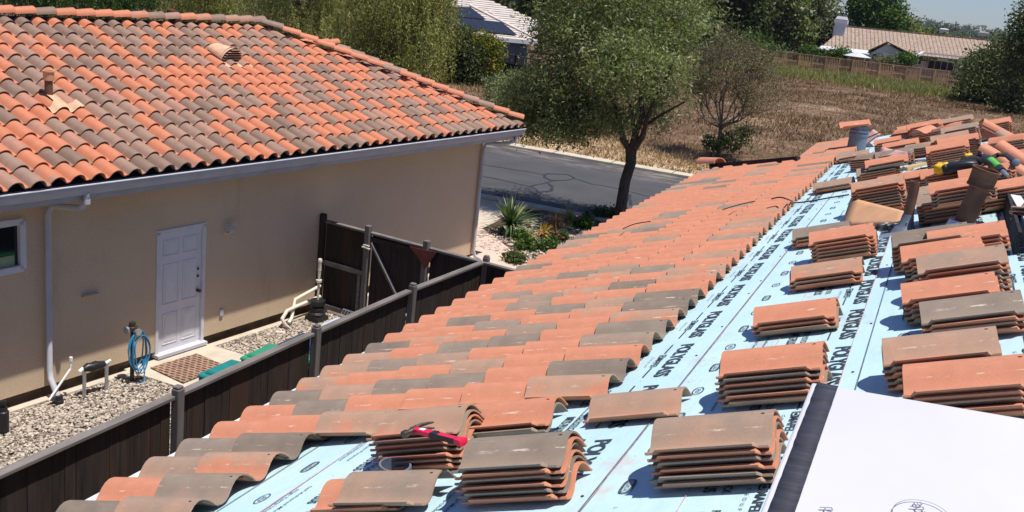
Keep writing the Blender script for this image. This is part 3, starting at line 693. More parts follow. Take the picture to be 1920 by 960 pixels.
# ================================================================== SIDE YARD THINGS
def wpt(px, py, z=0.0): return np.array([*G(px, py, z), z])
t = empty('backflow_preventer', tuple(NH(1.15, .42, 0)), 'pair of grey standpipes joined by a black wrapped valve on the pebbles', 'water valve')
for s, q in ((1.01, .39), (1.34, .44)):
    mb = MB(); mb.tube([NH(s, q, 0), NH(s, q, .40), NH(s, q, .44)], [.026, .026, .032], 10); mb.build('standpipe', M_METAL, t, smooth=True)
mb = MB(); mb.tube([NH(.99 + i * .065, .39 + i * .009, .43 + (.012 if i % 2 else -.005)) for i in range(6)], [.035, .062, .07, .066, .062, .04], 12); mb.build('valve_wrap', M_BLACKP, t, smooth=True)
mb = MB(); mb.tube([NH(.94, .38, .40), NH(1.0, .39, .44)], .03, 8); mb.tube([NH(1.32, .44, .44), NH(1.40, .45, .47)], .022, 8); mb.build('elbow_fitting', M_WHITEP, t, smooth=True)
t = empty('white_drain_pipe', tuple(NH(.7, .3, 0)), 'thin white plastic pipe slanting up beside the left downspout', 'pipe')
mb = MB(); p0 = wq(92, 750, .34); p1 = wq(132, 692, .30); p2 = wq(133, 676, .30); mb.tube([p0, p1, p2], .016, 8); mb.build('pipe', M_WHITEP, t, smooth=True)
mb = MB(); mb.tube([p2 - [0, 0, .01], p2 + [0, 0, .05]], .024, 8); mb.build('cap', M_WHITEP, t, smooth=True)
t = empty('irrigation_valve', tuple(NH(-.32, .65, 0)), 'short black plastic irrigation valve standing in the pebbles at the left', 'valve')
mb = MB(); b0 = NH(-.36, .62, 0); mb.lathe(b0, up, [(0, .001), (0, .065), (.30, .07), (.31, .055), (.36, .05), (.36, .001)], 14); mb.build('body', M_BLACKP, t, smooth=True)
mb = MB(); mb.lathe(b0 + [0, 0, .36], up, [(0, .025), (.05, .03), (.06, .045), (.09, .04), (.09, .001)], 10); mb.beam(b0 + [.0, -.05, .33], b0 + [0, -.09, .42], .03, .03); mb.build('cap', M_BLACKP, t, smooth=True)
# hose post
t = empty('hose_stand', tuple(NH(1.8, .42, 0)), 'black hose stand with a hooked blue garden hose by the door', 'hose stand')
hb = NH(1.80, .42, 0)
mb = MB(); mb.tube([hb, hb + [0, 0, .80]], [.032, .028], 10); mb.build('post', M_BLACKP, t, smooth=True)
mb = MB(); mb.lathe(hb + [0, 0, .80], up, [(0, .04), (.03, .075), (.07, .078), (.08, .05), (.14, .05), (.15, .001)], 14); mb.build('tap_head', M_STEEL, t, smooth=True)
mb = MB(); mb.lathe(hb + [0, 0, .82], PN * 1., [(0, .03), (.10, .03), (.11, .05), (.14, .05), (.14, .001)], 10); mb.lathe(hb + [0, 0, .84], -U, [(0, .03), (.08, .03), (.09, .055), (.12, .055), (.12, .001)], 10); mb.build('hook_arm', M_METAL, t, smooth=True)
random.seed(5); mb = MB()
for k in range(5):
    c = hb + PN * (.05 + .02 * k) + U * (.03 + .01 * k) + np.array([0, 0, .52 - .015 * k]); rz = .26 + .035 * (k % 3); rx = .13 + .02 * (k % 2)
    mb.tube([c + U * rx * math.sin(q) * (1 + .1 * math.sin(3 * q + k)) + np.array([0, 0, rz * math.cos(q)]) + PN * .01 * math.sin(2 * q) for q in np.linspace(0, 2 * math.pi, 28)], .010, 6)
mb.tube([hb + U * .12 + PN * .08 + [0, 0, .35], hb + U * .14 + PN * .1 + [0, 0, .15], hb + U * .08 + PN * .16 + [0, 0, .02], hb - U * .1 + PN * .12 + [0, 0, .015], hb - U * .18 + PN * .02 + [0, 0, .015]], .010, 6)
mb.build('hose', M_HOSE, t, smooth=True)
mb = MB()
for dx, dy in ((.18, .05), (-.15, .12), (.02, .2)): mb.tube([hb + [0, 0, .05], hb + [dx, dy, .01]], .016, 6)
mb.build('foot', M_BLACKP, t, smooth=True)
# doormat
mm, nt_, bb_ = newmat('woven_mat', .95, .05)
v = coords(nt_, 'Object'); br = nt_.nodes.new('ShaderNodeTexBrick'); br.inputs['Scale'].default_value = 1; br.inputs['Brick Width'].default_value = .11; br.inputs['Row Height'].default_value = .075; br.inputs['Mortar Size'].default_value = .012
br.inputs['Color1'].default_value = (.10, .055, .04, 1); br.inputs['Color2'].default_value = (.16, .09, .065, 1); br.inputs['Mortar'].default_value = (.36, .25, .19, 1); nt_.links.new(v, br.inputs[0])
nt_.links.new(mixc(nt_, br.outputs[0], ramp(nt_, noise(nt_, 5, 5, v), [(.3, (.75, .75, .75)), (.7, (1.2, 1.15, 1.1))]), 1., 'MULTIPLY'), bb_.inputs['Base Color'])
mt = MB(); P = [NH(2.28, .25, .055), NH(2.22, 1.02, .055), NH(3.12, .96, .055), NH(3.16, .28, .055)]; mt.poly(P[::-1], (0, 0, .018)); o = mt.build('door_mat', mm); tag(o, 'brown woven doormat lying on the slab before the white door', 'doormat')
# conduits at the far corner
t = empty('pool_pipes', tuple(NH(5.6, .3, 0)), 'bent tan plastic pipes running along the wall foot to the pebbles', 'pipes')
mb = MB(); mb.tube([wq(600, 536, .12), wq(553, 562, .12), wq(550, 578, .18), wq(547, 596, .25), wq(541, 606, .3)], .032, 10); mb.build('upper_pipe', M_PVC, t, smooth=True)
mb = MB(); mb.tube([wq(600, 556, .18), wq(555, 575, .2), wq(538, 583, .26), wq(529, 598, .3), wq(535, 610, .36), wq(545, 618, .40), wq(541, 625, .45), wq(515, 623, .42)], .034, 10); mb.build('lower_pipe', M_PVC, t, smooth=True)
t = empty('booster_pump', tuple(NH(5.95, .45, 0)), 'black finned pump on the pebbles in the gate corner', 'pump')
mb = MB(); pb = NH(5.85, .42, 0); mb.box(pb + [0, 0, .06], (.30, .30, .10), ax=(PN, U, (0, 0, 1))); mb.lathe(pb + [0, 0, .10], up, [(0, .15), (.06, .16), (.08, .12), (.16, .13), (.18, .10), (.22, .14), (.30, .14), (.31, .001)], 16); mb.build('housing', M_BLACKP, t, bevel=.008)
mb = MB(); mb.tube([pb + [0, 0, .3], pb + [0, 0, .75], pb + [0, 0, .95]], [.022, .022, .03], 8); mb.lathe(pb + [0, 0, .72], up, [(0, .03), (.02, .055), (.06, .055), (.07, .03)], 10); mb.lathe(pb + [0, 0, .95], up, [(0, .035), (.15, .035), (.18, .045), (.22, .03), (.22, .001)], 10); mb.build('riser', M_PVC, t, smooth=True)
t = empty('wire_rack', tuple(NH(6.1, .95, 0)), 'small grey wire rack leaning on the foot of the gate', 'rack')
mb = MB(); rb = NH(6.0, .85, 0)
for k in range(7): mb.tube([rb + PN * (.06 * k - .1) + [0, 0, .03], rb + PN * (.06 * k - .02) + U * .1 + [0, 0, .28]], .008, 5)
mb.tube([rb - PN * .12 + [0, 0, .05], rb + PN * .30 + [0, 0, .05]], .012, 6); mb.tube([rb - PN * .04 + U * .1 + [0, 0, .27], rb + PN * .38 + U * .1 + [0, 0, .27]], .012, 6); mb.build('wires', M_METAL, t)
# wheeled bins beside the fence
def bin_(y0, y1, x0, x1, zt, mat, label, lidmat=None):
    t = empty('wheeled_bin', ((x0 + x1) / 2, (y0 + y1) / 2, 0), label, 'bin', 'bins lined up behind the side fence'); lidmat = lidmat or mat
    mb = MB(); i = .07; mb.hexa([(x0 + i, y0 + i, .08), (x1 - i, y0 + i, .08), (x1 - i, y1 - i, .08), (x0 + i, y1 - i, .08)], [(x0, y0, zt - .10), (x1, y0, zt - .10), (x1, y1, zt - .10), (x0, y1, zt - .10)]); mb.build('body', mat, t, bevel=.015)
    mb = MB(); r_ = .02; mb.hexa([(x0 - r_, y0 - r_, zt - .095), (x1 + r_, y0 - r_, zt - .095), (x1 + r_, y1 + r_, zt - .095), (x0 - r_, y1 + r_, zt - .095)], [(x0, y0, zt - .05), (x1, y0, zt - .05), (x1, y1, zt - .05), (x0, y1, zt - .05)])
    mb.hexa([(x0 + .04, y0 + .05, zt - .05), (x1 - .04, y0 + .05, zt - .05), (x1 - .04, y1 - .05, zt - .05), (x0 + .04, y1 - .05, zt - .05)], [(x0 + .08, y0 + .09, zt), (x1 - .1, y0 + .09, zt + .02), (x1 - .1, y1 - .09, zt + .02), (x0 + .08, y1 - .09, zt)]); mb.build('lid', lidmat, t, bevel=.02)
    mb = MB(); mb.tube([(x1 + .01, y0 + .1, zt - .03), (x1 + .05, y0 + .1, zt - .02), (x1 + .05, y1 - .1, zt - .02), (x1 + .01, y1 - .1, zt - .03)], .015, 6); mb.build('handle', mat, t)
    for yy in (y0 + .08, y1 - .08): mb = MB(); mb.lathe((x1 - .05, yy - .03, .1), (0, 1, 0), [(0, .001), (0, .1), (.06, .1), (.06, .001)], 14); mb.build('wheel', M_BLACKP, t)
bin_(9.75, 10.40, -8.04, -7.24, 1.05, M_TEAL, 'dark teal wheeled bin with closed lid, nearest the doormat')
bin_(10.55, 11.20, -8.00, -7.22, 1.05, M_BGREEN, 'light green wheeled bin between the teal and the navy bins')
bin_(11.33, 11.92, -7.96, -7.20, 1.02, M_NAVY, 'navy blue wheeled bin with flat lid beside the green bin')
bin_(12.08, 12.75, -7.91, -7.17, 1.05, M_NAVY, 'navy wheeled bin with a pale grey lid beyond the navy one', M_BWHITE)
bin_(13.05, 13.7, -7.86, -7.17, 1.03, M_BWHITE, 'pale grey bin half hidden at the far end by the gate')
t = empty('plastic_tub', (-7.6, 9.15, 0), 'upturned cream plastic tub on a stand behind the fence post', 'tub')
mb = MB(); mb.lathe((-7.45, 9.2, .75), up, [(0, .001), (0, .16), (.22, .24), (.30, .25), (.34, .22), (.36, .001)], 18); mb.build('tub', M_PVC, t, smooth=True)
mb = MB(); mb.box((-7.45, 9.2, .38), (.36, .36, .74)); mb.build('stand', M_WOODG, t)

# ================================================================== FENCES
FX = [(-6.78, -1.0), (-6.76, 2.9), (-6.75, 5.35), (-6.72, 7.80), (-6.70, 10.30), (-6.65, 12.72), (-6.56, 15.15)]
FX[-1] = tuple(NH(6.40, 3.47, 0)[:2])
t = empty('side_fence', (-6.7, 7.8, 0), 'long dark weathered board fence between the pebble yard and our roof', 'fence')
FT = 1.74
for i, (x, y) in enumerate(FX):
    mb = MB(); mb.box((x + .035, y, (FT + .07) / 2), (.10, .10, FT + .07)); mb.box((x + .035, y, FT + .085), (.085, .085, .03)); mb.build('post', M_WOODP, t, bevel=.012)
random.seed(9)
for (x0, y0), (x1, y1) in zip(FX[:-1], FX[1:]):
    mb = MB(); n = int(round((y1 - y0 - .1) / .142)); d = np.array([x1 - x0, y1 - y0]); L = np.hypot(*d); d /= L; st = (L - .12) / n
    for k in range(n):
        a = np.array([x0, y0]) + d * (.06 + k * st); b = a + d * (st - random.choice((.002, .003, .004, .009))); o_ = random.uniform(-.004, .004)
        mb.hexa([(a[0] - .01 + o_, a[1], .04), (b[0] - .01 + o_, b[1], .04), (b[0] - .03 + o_, b[1], .04), (a[0] - .03 + o_, a[1], .04)], [(a[0] - .01 + o_, a[1], FT - .05), (b[0] - .01 + o_, b[1], FT - .05), (b[0] - .03 + o_, b[1], FT - .05), (a[0] - .03 + o_, a[1], FT - .05)])
    mb.build('boards', M_WOODD, t)
    mb = MB(); mb.beam((x0 + d[0] * .05, y0 + .05, FT - .02), (x1 - d[0] * .05, y1 - .05, FT - .02), .10, .04); mb.build('top_rail', M_WOODG, t, bevel=.006)
    mb = MB(); mb.beam((x0 + .01, y0 + .05, .35), (x1 + .01, y1 - .05, .35), .05, .08); mb.build('rail', M_WOODD, t)
t = empty('gate_fence', tuple(NH(6.35, 1.8, 0)), 'dark wooden cross fence with a braced gate against the cream wall', 'fence')
GQ = [.06, 1.10, 2.36]; gs = 6.35
for q in GQ: mb = MB(); mb.box(NH(gs - .05, q, .93), (.10, .10, 1.86), ax=(PN, U, (0, 0, 1))); mb.build('post', M_WOODD if q == .06 else M_WOODP, t, bevel=.012)
mb = MB(); mb.box(NH(6.45, 4.75, .93), (.10, .10, 1.86), ax=(PN, U, (0, 0, 1))); mb.build('post', M_WOODP, t, bevel=.012)
def bpanel(q0, q1, ztop=1.70):
    mb = MB(); n = max(1, int(round((q1 - q0) / .142))); st = (q1 - q0) / n
    for k in range(n):
        a, b = q0 + k * st, q0 + (k + 1) * st - random.choice((.003, .004, .010)); ss = gs + .012 + random.uniform(-.003, .003)
        mb.hexa([NH(ss, a, .05), NH(ss, b, .05), NH(ss + .02, b, .05), NH(ss + .02, a, .05)], [NH(ss, a, ztop), NH(ss, b, ztop), NH(ss + .02, b, ztop), NH(ss + .02, a, ztop)])
    return mb
bpanel(.10, 1.05).build('boards', M_WOODD, t)
mb = MB(); mb.beam(NH(gs - .02, .1, .95), NH(gs - .02, 1.06, .95), .05, .085); mb.beam(NH(gs - .02, .1, .12), NH(gs - .02, 1.06, .12), .05, .085); mb.beam(NH(gs - .02, .95, .16), NH(gs - .02, .95, .90), .05, .06, up=PN); mb.build('panel_rails', M_WOODG, t)
gate = bpanel(1.16, 2.30).build('gate', M_WOODD, t)
mb = MB(); mb.beam(NH(gs - .03, 1.18, 1.55), NH(gs - .03, 2.28, .12), .035, .085, up=U); mb.build('brace', M_WOODP, gate)
for z_ in (1.62, .2): mb = MB(); mb.beam(NH(gs - .03, 1.16, z_), NH(gs - .03, 2.3, z_), .035, .085); mb.build('gate_rail', M_WOODD, gate)
mb = MB(); mb.tube([NH(gs - .1, 1.03, 1.46), NH(gs - .12, 1.10, 1.47), NH(gs - .1, 1.2, 1.45)], .018, 8); mb.tube([NH(gs - .1, 1.05, 1.50), NH(gs - .12, 1.13, 1.51), NH(gs - .1, 1.19, 1.50)], .012, 8); mb.build('latch', M_PVC, gate)
mb = MB()
mb.poly([NH(gs - .11, 2.05, 1.70), NH(gs - .11, 2.62, 1.72), NH(gs - .11, 2.40, 1.36), NH(gs - .11, 2.30, 1.50)], U * .012); mb.build('corner_plate', M_RUST, t)
bpanel(2.42, 3.46).build('boards', M_WOODD, t); bpanel(3.55, 4.70).build('boards', M_WOODD, t); bpanel(4.80, 5.6).build('boards', M_WOODD, t)
for a, b in ((.0, 3.43), (3.52, 5.8)):
    mb = MB(); mb.beam(NH(gs, a, 1.72), NH(gs, b, 1.72), .10, .04); mb.build('top_rail', M_WOODG, t, bevel=.006)

# ================================================================== OUR HOUSE: deck, membrane, laid tiles
oh = empty('reroofed_house', (-1, 7, 0), 'house in the foreground whose roof is half tiled over pale blue printed membrane', 'house')
SE, SR, YN, YH = -3.47, 1.02, -3.0, 15.9       # eave, ridge, near end, far eave corner
TO = .012
def rs(s, y, h=0): return RS(s, y, h)
HIPT = (-1.80, 14.22); YF = 16.9
mb = MB()
deck = [rs(SE, YN), rs(SE, YH), rs(HIPT[0], HIPT[1]), rs(HIPT[0], YF), rs(.30, YF), rs(SR, 11.6), rs(SR, YN)]
mb.poly([p for p in deck][::-1], (0, 0, .12)); 
deck_o = mb.build('roof_deck', M_MEMB, oh)
# the other side of the ridge
RX, RZ2 = float(rs(SR, 0)[0]), float(rs(SR, 0)[2])
mb = MB(); YF2 = 11.6; P = [(RX, YN, RZ2 - .004), (RX + 3.8, YN, RZ2 - 3.8 * math.tan(TH)), (RX + 3.8, YF2, RZ2 - 3.8 * math.tan(TH)), (RX, YF2, RZ2 - .004)]; mb.poly(P, (0, 0, .12)); fslo = mb.build('far_slope', M_BLACK, oh)
random.seed(41); tl = [(.06 + r_ * .345, -YF2 + c_ * .2555, .012, .037, tile_tone(random.choices('ombg', (6, 2, 1, 1))[0])) for c_ in range(44) for r_ in range(1, 9)]
V, F, Cc = tiles_field(tl, (np.array([RX + 3.75, 0, RZ2 - 3.75 * math.tan(TH)]), np.array([-CT, 0, ST]), np.array([0, -1., 0]), np.array([ST, 0, CT])))
me = mesh_np('far_slope_tiles', V, F, col=Cc); sharp(me); link('far_slope_tiles', me, fslo, M_TILE)
# far hip plane and gable face, walls
mb = MB(); mb.add([rs(SE, YH, -.01), rs(HIPT[0], HIPT[1], -.01), (rs(HIPT[0], YH)[0], YH, rs(SE, YH)[2])], [[0, 1, 2]]); mb.build('hip_slope', M_TILE, oh)
mb = MB(); zt = rs(SE, 0)[2]
mb.box(((-2.75 + 3.5) / 2, (YN + 15.3) / 2, (zt - .2) / 2), (6.3, 15.3 - YN, zt - .2)); mb.build('wall', M_STUCCO, oh)
mb = MB(); mb.poly([(rs(HIPT[0], 0)[0] + .1, YF - .3, 0), (.28, YF - .3, 0), (.28, YF - .3, rs(.3, 0)[2] - .15), (rs(HIPT[0], 0)[0] + .1, YF - .3, rs(HIPT[0], 0)[2] - .15)], (0, 1.2, 0)); mb.build('gable_wall', M_STUCCO, oh)
mb = MB(); mb.poly([rs(SE - .02, YN, .008), rs(SE + .16, YN, .008), rs(SE + .16, YH, .008), rs(SE - .02, YH, .008)], (0, 0, .004)); e0 = rs(SE - .02, YN, .008); e1 = rs(SE - .02, YH, .008)
mb.hexa([e0 - [0.05, 0, .13], e1 - [0.05, 0, .13], e1 - [0.03, 0, .13], e0 - [0.03, 0, .13]], [e0 - [.05, 0, 0.0], e1 - [.05, 0, 0.0], e1 + [.005, 0, 0], e0 + [.005, 0, 0]]); mb.build('drip_edge', M_TRIM, oh)
mb = MB(); mb.beam(rs(HIPT[0] - .02, HIPT[1] + .3, .03), rs(HIPT[0] - .02, YF, .03), .06, .09, up=(-ST, 0, CT)); mb.build('rake_trim', M_TRIM, oh)
# membrane laps (thin pale second sheet edges) and printed writing
def text_mesh(body, bold=.0, space=1.0):
    cu = bpy.data.curves.new('t', 'FONT'); cu.body = body; cu.size = 1; cu.offset = bold; cu.space_character = space; cu.resolution_u = 3
    ob = bpy.data.objects.new('t', cu); C.objects.link(ob); bpy.context.view_layer.update()
    me = ob.to_mesh(); V = np.array([v.co[:2] for v in me.vertices]); F = [list(p.vertices) for p in me.polygons]
    ob.to_mesh_clear(); bpy.data.objects.remove(ob); bpy.data.curves.remove(cu)
    V -= V.min(0); return V, F
class Print:
    def __init__(s): s.v = []; s.f = []
    def put(s, tm, s0, y0, length, height, h=.0035):
        """text runs towards -Y, letter tops up the slope; s0 = baseline, y0 = start"""
        V, F = tm; sc = V.max(0); o = len(s.v)
        for x, y in V: s.v.append(rs(s0 + y / sc[1] * height, y0 - x / sc[0] * length, h))
        s.f += [[i + o for i in f][::-1] for f in F]
    def shape(s, P, F, h=.0035):
        o = len(s.v); s.v += [rs(a, b, h) for a, b in P]; s.f += [[i + o for i in f] for f in F]
    def rect(s, s0, s1, y0, y1, h=.0035): s.shape([(s0, y0), (s0, y1), (s1, y1), (s1, y0)], [[0, 3, 2, 1]], h)
    def ring(s, cs, cy, rs_, ry, wd, pw=2.0, h=.0035, n=28):
        P = []
        for k in range(n):
            q = 2 * math.pi * k / n; c, d = math.cos(q), math.sin(q); e = 2 / pw
            a = math.copysign(abs(c) ** e, c); b = math.copysign(abs(d) ** e, d)
            P.append((cs + a * rs_, cy + b * ry)); P.append((cs + a * (rs_ - wd), cy + b * (ry - wd)))
        s.shape(P, [[2 * k, 2 * k + 1, (2 * k + 3) % (2 * n), (2 * k + 2) % (2 * n)] for k in range(n)], h)
    def build(s, name, mat, parent): return link(name, mesh_np(name, s.v, s.f), parent, mat)
T_PG = text_mesh('POLYGLASS', .028, .96); T_MP = text_mesh('MAPEI', .02); T_GR = text_mesh('GROUP', .0, 2.2)
T_PS = text_mesh('POLYSTICK', .018); T_MT = text_mesh('MTS PLUS', .03); T_S1 = text_mesh('Self-Adhered Multi-Purpose', .008); T_S2 = text_mesh('High Temp Underlayment', .008)
T_UL = text_mesh('RU', .02); T_IC = text_mesh('CLASS A', .01)
pr = Print(); pr2 = Print(); random.seed(4)
PER = .7035
for k, ph in ((-2, .05), (-1, 0), (0, -.366), (1, .2)):
    o = -.79 + .83 * k
    smax = SR - .02
    for j in range(-1, 26):
        y = 5.149 - 3.6 + ph + j * PER
        if y > YF - .5: continue
        def ok(s_): return SE + .05 < s_ < smax and not (s_ < HIPT[0] and y > 13.6)
        lap = o + .68
        if ok(o + .60):
            pr.put(T_PG, o + .535, y, .565, .076)
            yy = y + .02
            pr.rect(o + .480, o + .488, yy, yy - .165); pr.put(T_MP, o + .468, yy - .245, .155, .036); pr.ring(o + .486, yy - .215, .020, .024, .007, 4); pr.rect(o + .480, o + .492, yy - .205, yy - .225)
            pr.put(T_GR, o + .432, yy - .22, .17, .014); pr.rect(o + .480, o + .488, yy - .415, yy - .575)
        if ok(o + .3):
            for q in (0, .345):
                pr.put(T_PS, o + .352, y - .02 - q, .215, .030); pr.put(T_MT, o + .285, y - .03 - q, .19, .046)
            pr.put(T_S1, o + .165, y + .33, .42, .020); pr.put(T_S2, o + .115, y + .30, .38, .020)
        if ok(o):
            pr2.ring(o, y - .135, .024, .062, .007, 3.2); pr2.ring(o, y - .135, .0165, .052, .0035, 3.2); pr2.put(T_IC, o - .009, y - .10, .072, .018)
            pr2.ring(o, y - .135 - .352, .026, .052, .006, 2.); pr2.put(T_UL, o - .010, y - .135 - .352 + .02, .045, .020)
pr.build('printed_lettering', M_PRINT, deck_o); pr2.build('printed_stamps', M_PRINT_D, deck_o)
ll = Print()
for s_ in (-2.60, -.905 - .0, -.11): 
    random.seed(int(-s_ * 100)); y = YN; a = s_
    while y < YF - .3:
        if not (s_ < HIPT[0] and y > 13.8): ll.shape([(a, y), (a + .006, y), (a + .006 + 0, y + .5), (a, y + .5)], [[0, 1, 2, 3]], .0045)
        y += .5
ll.rect(-1.273, -1.268, 3.2, 15, .0045)
ll.build('lap_edges', M_LAPLINE, deck_o)
random.seed(2)
for s_, w0 in ((-2.345, .008), (-.896, .0035), (-.553, .004), (-.18, .0035)):
    Vc = []; y = YN; ye = 13.6 if s_ < HIPT[0] else YF - .6
    while y < ye:
        a = s_ + random.uniform(-.002, .002); w_ = w0 * random.uniform(.4, 1.1); Vc += [rs(a, y, .0062), rs(a + w_, y, .0062)]; y += random.uniform(.12, .4)
    n = len(Vc) // 2; link('chalk_line', mesh_np('chalk_line', Vc, [[2 * k, 2 * k + 1, 2 * k + 3, 2 * k + 2] for k in range(n - 1)]), deck_o, M_CHALK)
# cap nails
nl = MB(); random.seed(8)
for s_ in (-2.62, -.93, -.13):
    for j in range(60):
        y = 2 + j * .28 + random.uniform(-.05, .05)
        if s_ < HIPT[0] and y > 13.5: continue
        if random.random() < .5: nl.lathe(rs(s_ + random.uniform(-.02, .01), y, .002), (-ST, 0, CT), [(0, .007), (.002, .006), (.0025, .0001)], 6)
nh_ = nl.build('nail_heads', M_STEEL, deck_o); nh_['kind'] = 'stuff'

# laid tile courses
W_ = .2555; Y0T = 3.19; CS = [-3.37, -3.015, -2.67, -2.32, -1.975, -1.625]
random.seed(33); tl = []
COLR = {}
for k in range(-9, 51):
    y = Y0T + k * W_ - .10
    nc = 2 if k <= 2 else (3 if k == 3 else 6)
    for c_ in range(nc):
        s = CS[c_]
        if s > -3.4 + 0 and False: pass
        if y + .1 > YH - .15 - (s - SE) * 1.0 * CT and s < HIPT[0]: continue
        g_ = (.76, .10, .08, .06) if k > 14 else (.60, .16, .12, .12)
        tone = tile_tone(random.choices('ombg', g_)[0])
        pre = {(-1, 0): 'g', (-1, 1): 'b', (0, 0): 'o', (0, 1): 'g', (1, 0): 'b', (1, 1): 'm', (2, 0): 'g', (2, 1): 'g', (3, 0): 'o', (3, 1): 'o', (3, 2): 'm', (4, 0): 'o', (4, 1): 'g', (4, 2): 'o', (4, 3): 'o', (4, 4): 'o', (4, 5): 'm', (5, 0): 'g', (5, 1): 'm', (5, 3): 'g', (7, 1): 'g', (6, 3): 'm', (8, 3): 'g', (5, 5): 'g', (6, 5): 'o', (-2, 0): 'b', (-2, 1): 'm'}.get((k, c_))
        if pre: tone = tile_tone(pre)
        top = c_ == nc - 1
        tl.append((s + random.uniform(-.008, .008), y + random.uniform(-.004, .004), .037 if c_ else .037, .012, tone, TL, random.uniform(-.010, .010)))
# the strip that carries on beyond the hip top
for k in range(42, 53):
    y = Y0T + k * W_ - .10
    for c_ in (4, 5):
        if y < 14.2 and c_ < 5: continue
        tl.append((CS[c_] + .18, y, .037, .012, tile_tone(random.choices('om', (4, 1))[0]), TL, 0)) if y > 14.0 else None
V, F, Cc = tiles_field([t_ for t_ in tl if t_], (rs(0, 0, 0), np.array([CT, 0, ST]), np.array([0, 1., 0]), np.array([-ST, 0, CT])))
me = mesh_np('laid_roof_tiles', V, F, col=Cc); sharp(me); link('laid_roof_tiles', me, deck_o, M_TILE)
# hip board, starter cap
mb = MB(); mb.beam(rs(SE + .15, YH - .15, .10), rs(HIPT[0] + .05, HIPT[1] + .02, .09), .06, .10); mb.build('hip_board', M_BLACK, oh)
cap_run(rs(SE - .02, YH + .02, .13), rs(SE + .30, YH - .30, .14), up, 'hip_starter_cap', oh, M_TILE, n=1, r=(.13, .11), seed=12)

# ------------------------------------------------------------------ loose tiles and stacks
ORD = ['topmost', 'second down', 'third down', 'fourth down', 'fifth down', 'sixth down', 'seventh down', 'eighth down', 'ninth down', 'tenth down']
COLN = {'o': 'orange', 'm': 'orange-brown', 'b': 'brown', 'g': 'grey-brown'}
NT = [0]
def place_tile(s, y, h, rz=0, kind='o', label='', pitch=0, rollx=0, flip=False, group='loose clay tiles stacked on the membrane'):
    NT[0] += 1
    o = bpy.data.objects.new('clay_tile', tile_mesh(kind, NT[0] % 7)); C.objects.link(o)
    L = Matrix.Translation((s, y, h)) @ Matrix.Rotation(rz, 4, 'Z') @ Matrix.Rotation(-pitch, 4, 'Y') @ Matrix.Rotation(rollx, 4, 'X')
    o.matrix_world = MROOF @ L
    tag(o, label, 'roof tile', group); return o
SP = .0238
def stack(px, py, n, kinds, where, rz=0, h=0, jit=.007, pitch=0, s=None, y=None, lean=0, sp=SP, off=None):
    """px, py: where the near lower corner of the bottom tile touches the deck"""
    if s is None:
        s, y = rp(px, py, h + .0)
        y -= .060; s -= .005
    kk = [kinds[min(i, len(kinds) - 1)] if len(kinds) >= n else kinds[i % len(kinds)] for i in range(n)]   # top first
    for i in range(n):
        j = n - 1 - i                               # level above the deck
        lab = f'{COLN[kk[i]]} clay tile, ' + (f'{ORD[i]} in {where}' if n > 1 else where)
        random.seed(NT[0] * 7 + 3)
        o_ = off[i] if off else (0, 0)
        place_tile(s + o_[0] + random.uniform(-jit, jit) + lean * j, y + o_[1] + random.uniform(-jit, jit) * .7, h + .008 + j * sp, rz + random.uniform(-.016, .016), kk[i], lab, pitch=pitch)
# near rows, left to right
stack(1234, 921, 6, 'bogogb', 'the six-high stack left of the white carton', rz=.01)
stack(874, 950, 6, 'gogogo', 'the stack before the hammer stack', rz=.01, off=[(0, 0)] * 5 + [(.01, 0)])
stack(716, 890, 7, 'mbogobo', 'the stack that carries the red hammer', rz=.0)
stack(864, 827, 2, 'bg', 'the split pile right behind the hammer stack', rz=.03)
stack(864, 827, 2, 'og', 'the upper pair on the split pile behind the hammer', rz=.03, h=.062)
stack(1104, 797, 1, 'm', 'lying alone between two stacks near the grey lettering', rz=.0)
s_, y_ = rp(612, 985, 0)
place_tile(s_ - .13, y_ + .03, .010, .0, 'o', 'orange clay tile half covered by a brown one at the bottom edge')
place_tile(s_ - .01, y_ + .02, .040, .0, 'b', 'brown clay tile overlapping an orange one in front of the pipe ring', pitch=-.03)
stack(1357, 768, 6, 'ogogob', 'the orange-topped stack touching the carton corner')
stack(1417, 636, 3, 'oob', 'the low three-tile stack in the middle of the membrane', rz=.01)
stack(1486, 549, 3, 'mbo', 'the three-tile stack below the six-high orange one', rz=.02)
stack(1527, 498, 6, 'oooobo', 'the neat orange stack under the tan sheet metal', rz=.03)
stack(1488, 468, 3, 'goo', 'the grey-topped trio left of the neat orange stack', rz=.03)
stack(1527, 366, 2, 'bm', 'the pair lying left of the tall shaded stack', rz=.04)
stack(1606, 408, 9, 'moogogboo', 'the tall stack behind the tan sheet metal', rz=.03)
stack(1650, 372, 5, 'oobmo', 'the stack peeking out right of the tall stack', rz=.03)
stack(1612, 352, 5, 'booog', 'the stack behind the tall shaded stack', rz=.04)
stack(1624, 324, 2, 'og', 'the crossways pair on the rear grey stack', rz=.05, h=.14)
stack(1645, 318, 5, 'gboob', 'the stack under the pink sheet metal', rz=.04)
stack(1592, 322, 5, 'bmboo', 'the turned stack whose curved ends face us', rz=-.75)
stack(1570, 308, 2, 'bo', 'the crooked pair left of the turned stack', rz=.08)
stack(1643, 290, 5, 'ooboo', 'the stack right of the galvanised flue', rz=.05)
stack(1668, 290, 4, 'oobo', 'the arched stack showing its ends right of the flue', rz=-.9)
stack(1710, 278, 10, 'oobobomobo', 'the tall rear stack beside the arched tiles', rz=.10)
stack(1668, 262, 2, 'oo', 'the wavy pair behind the flue stack', rz=-.5, h=.12)
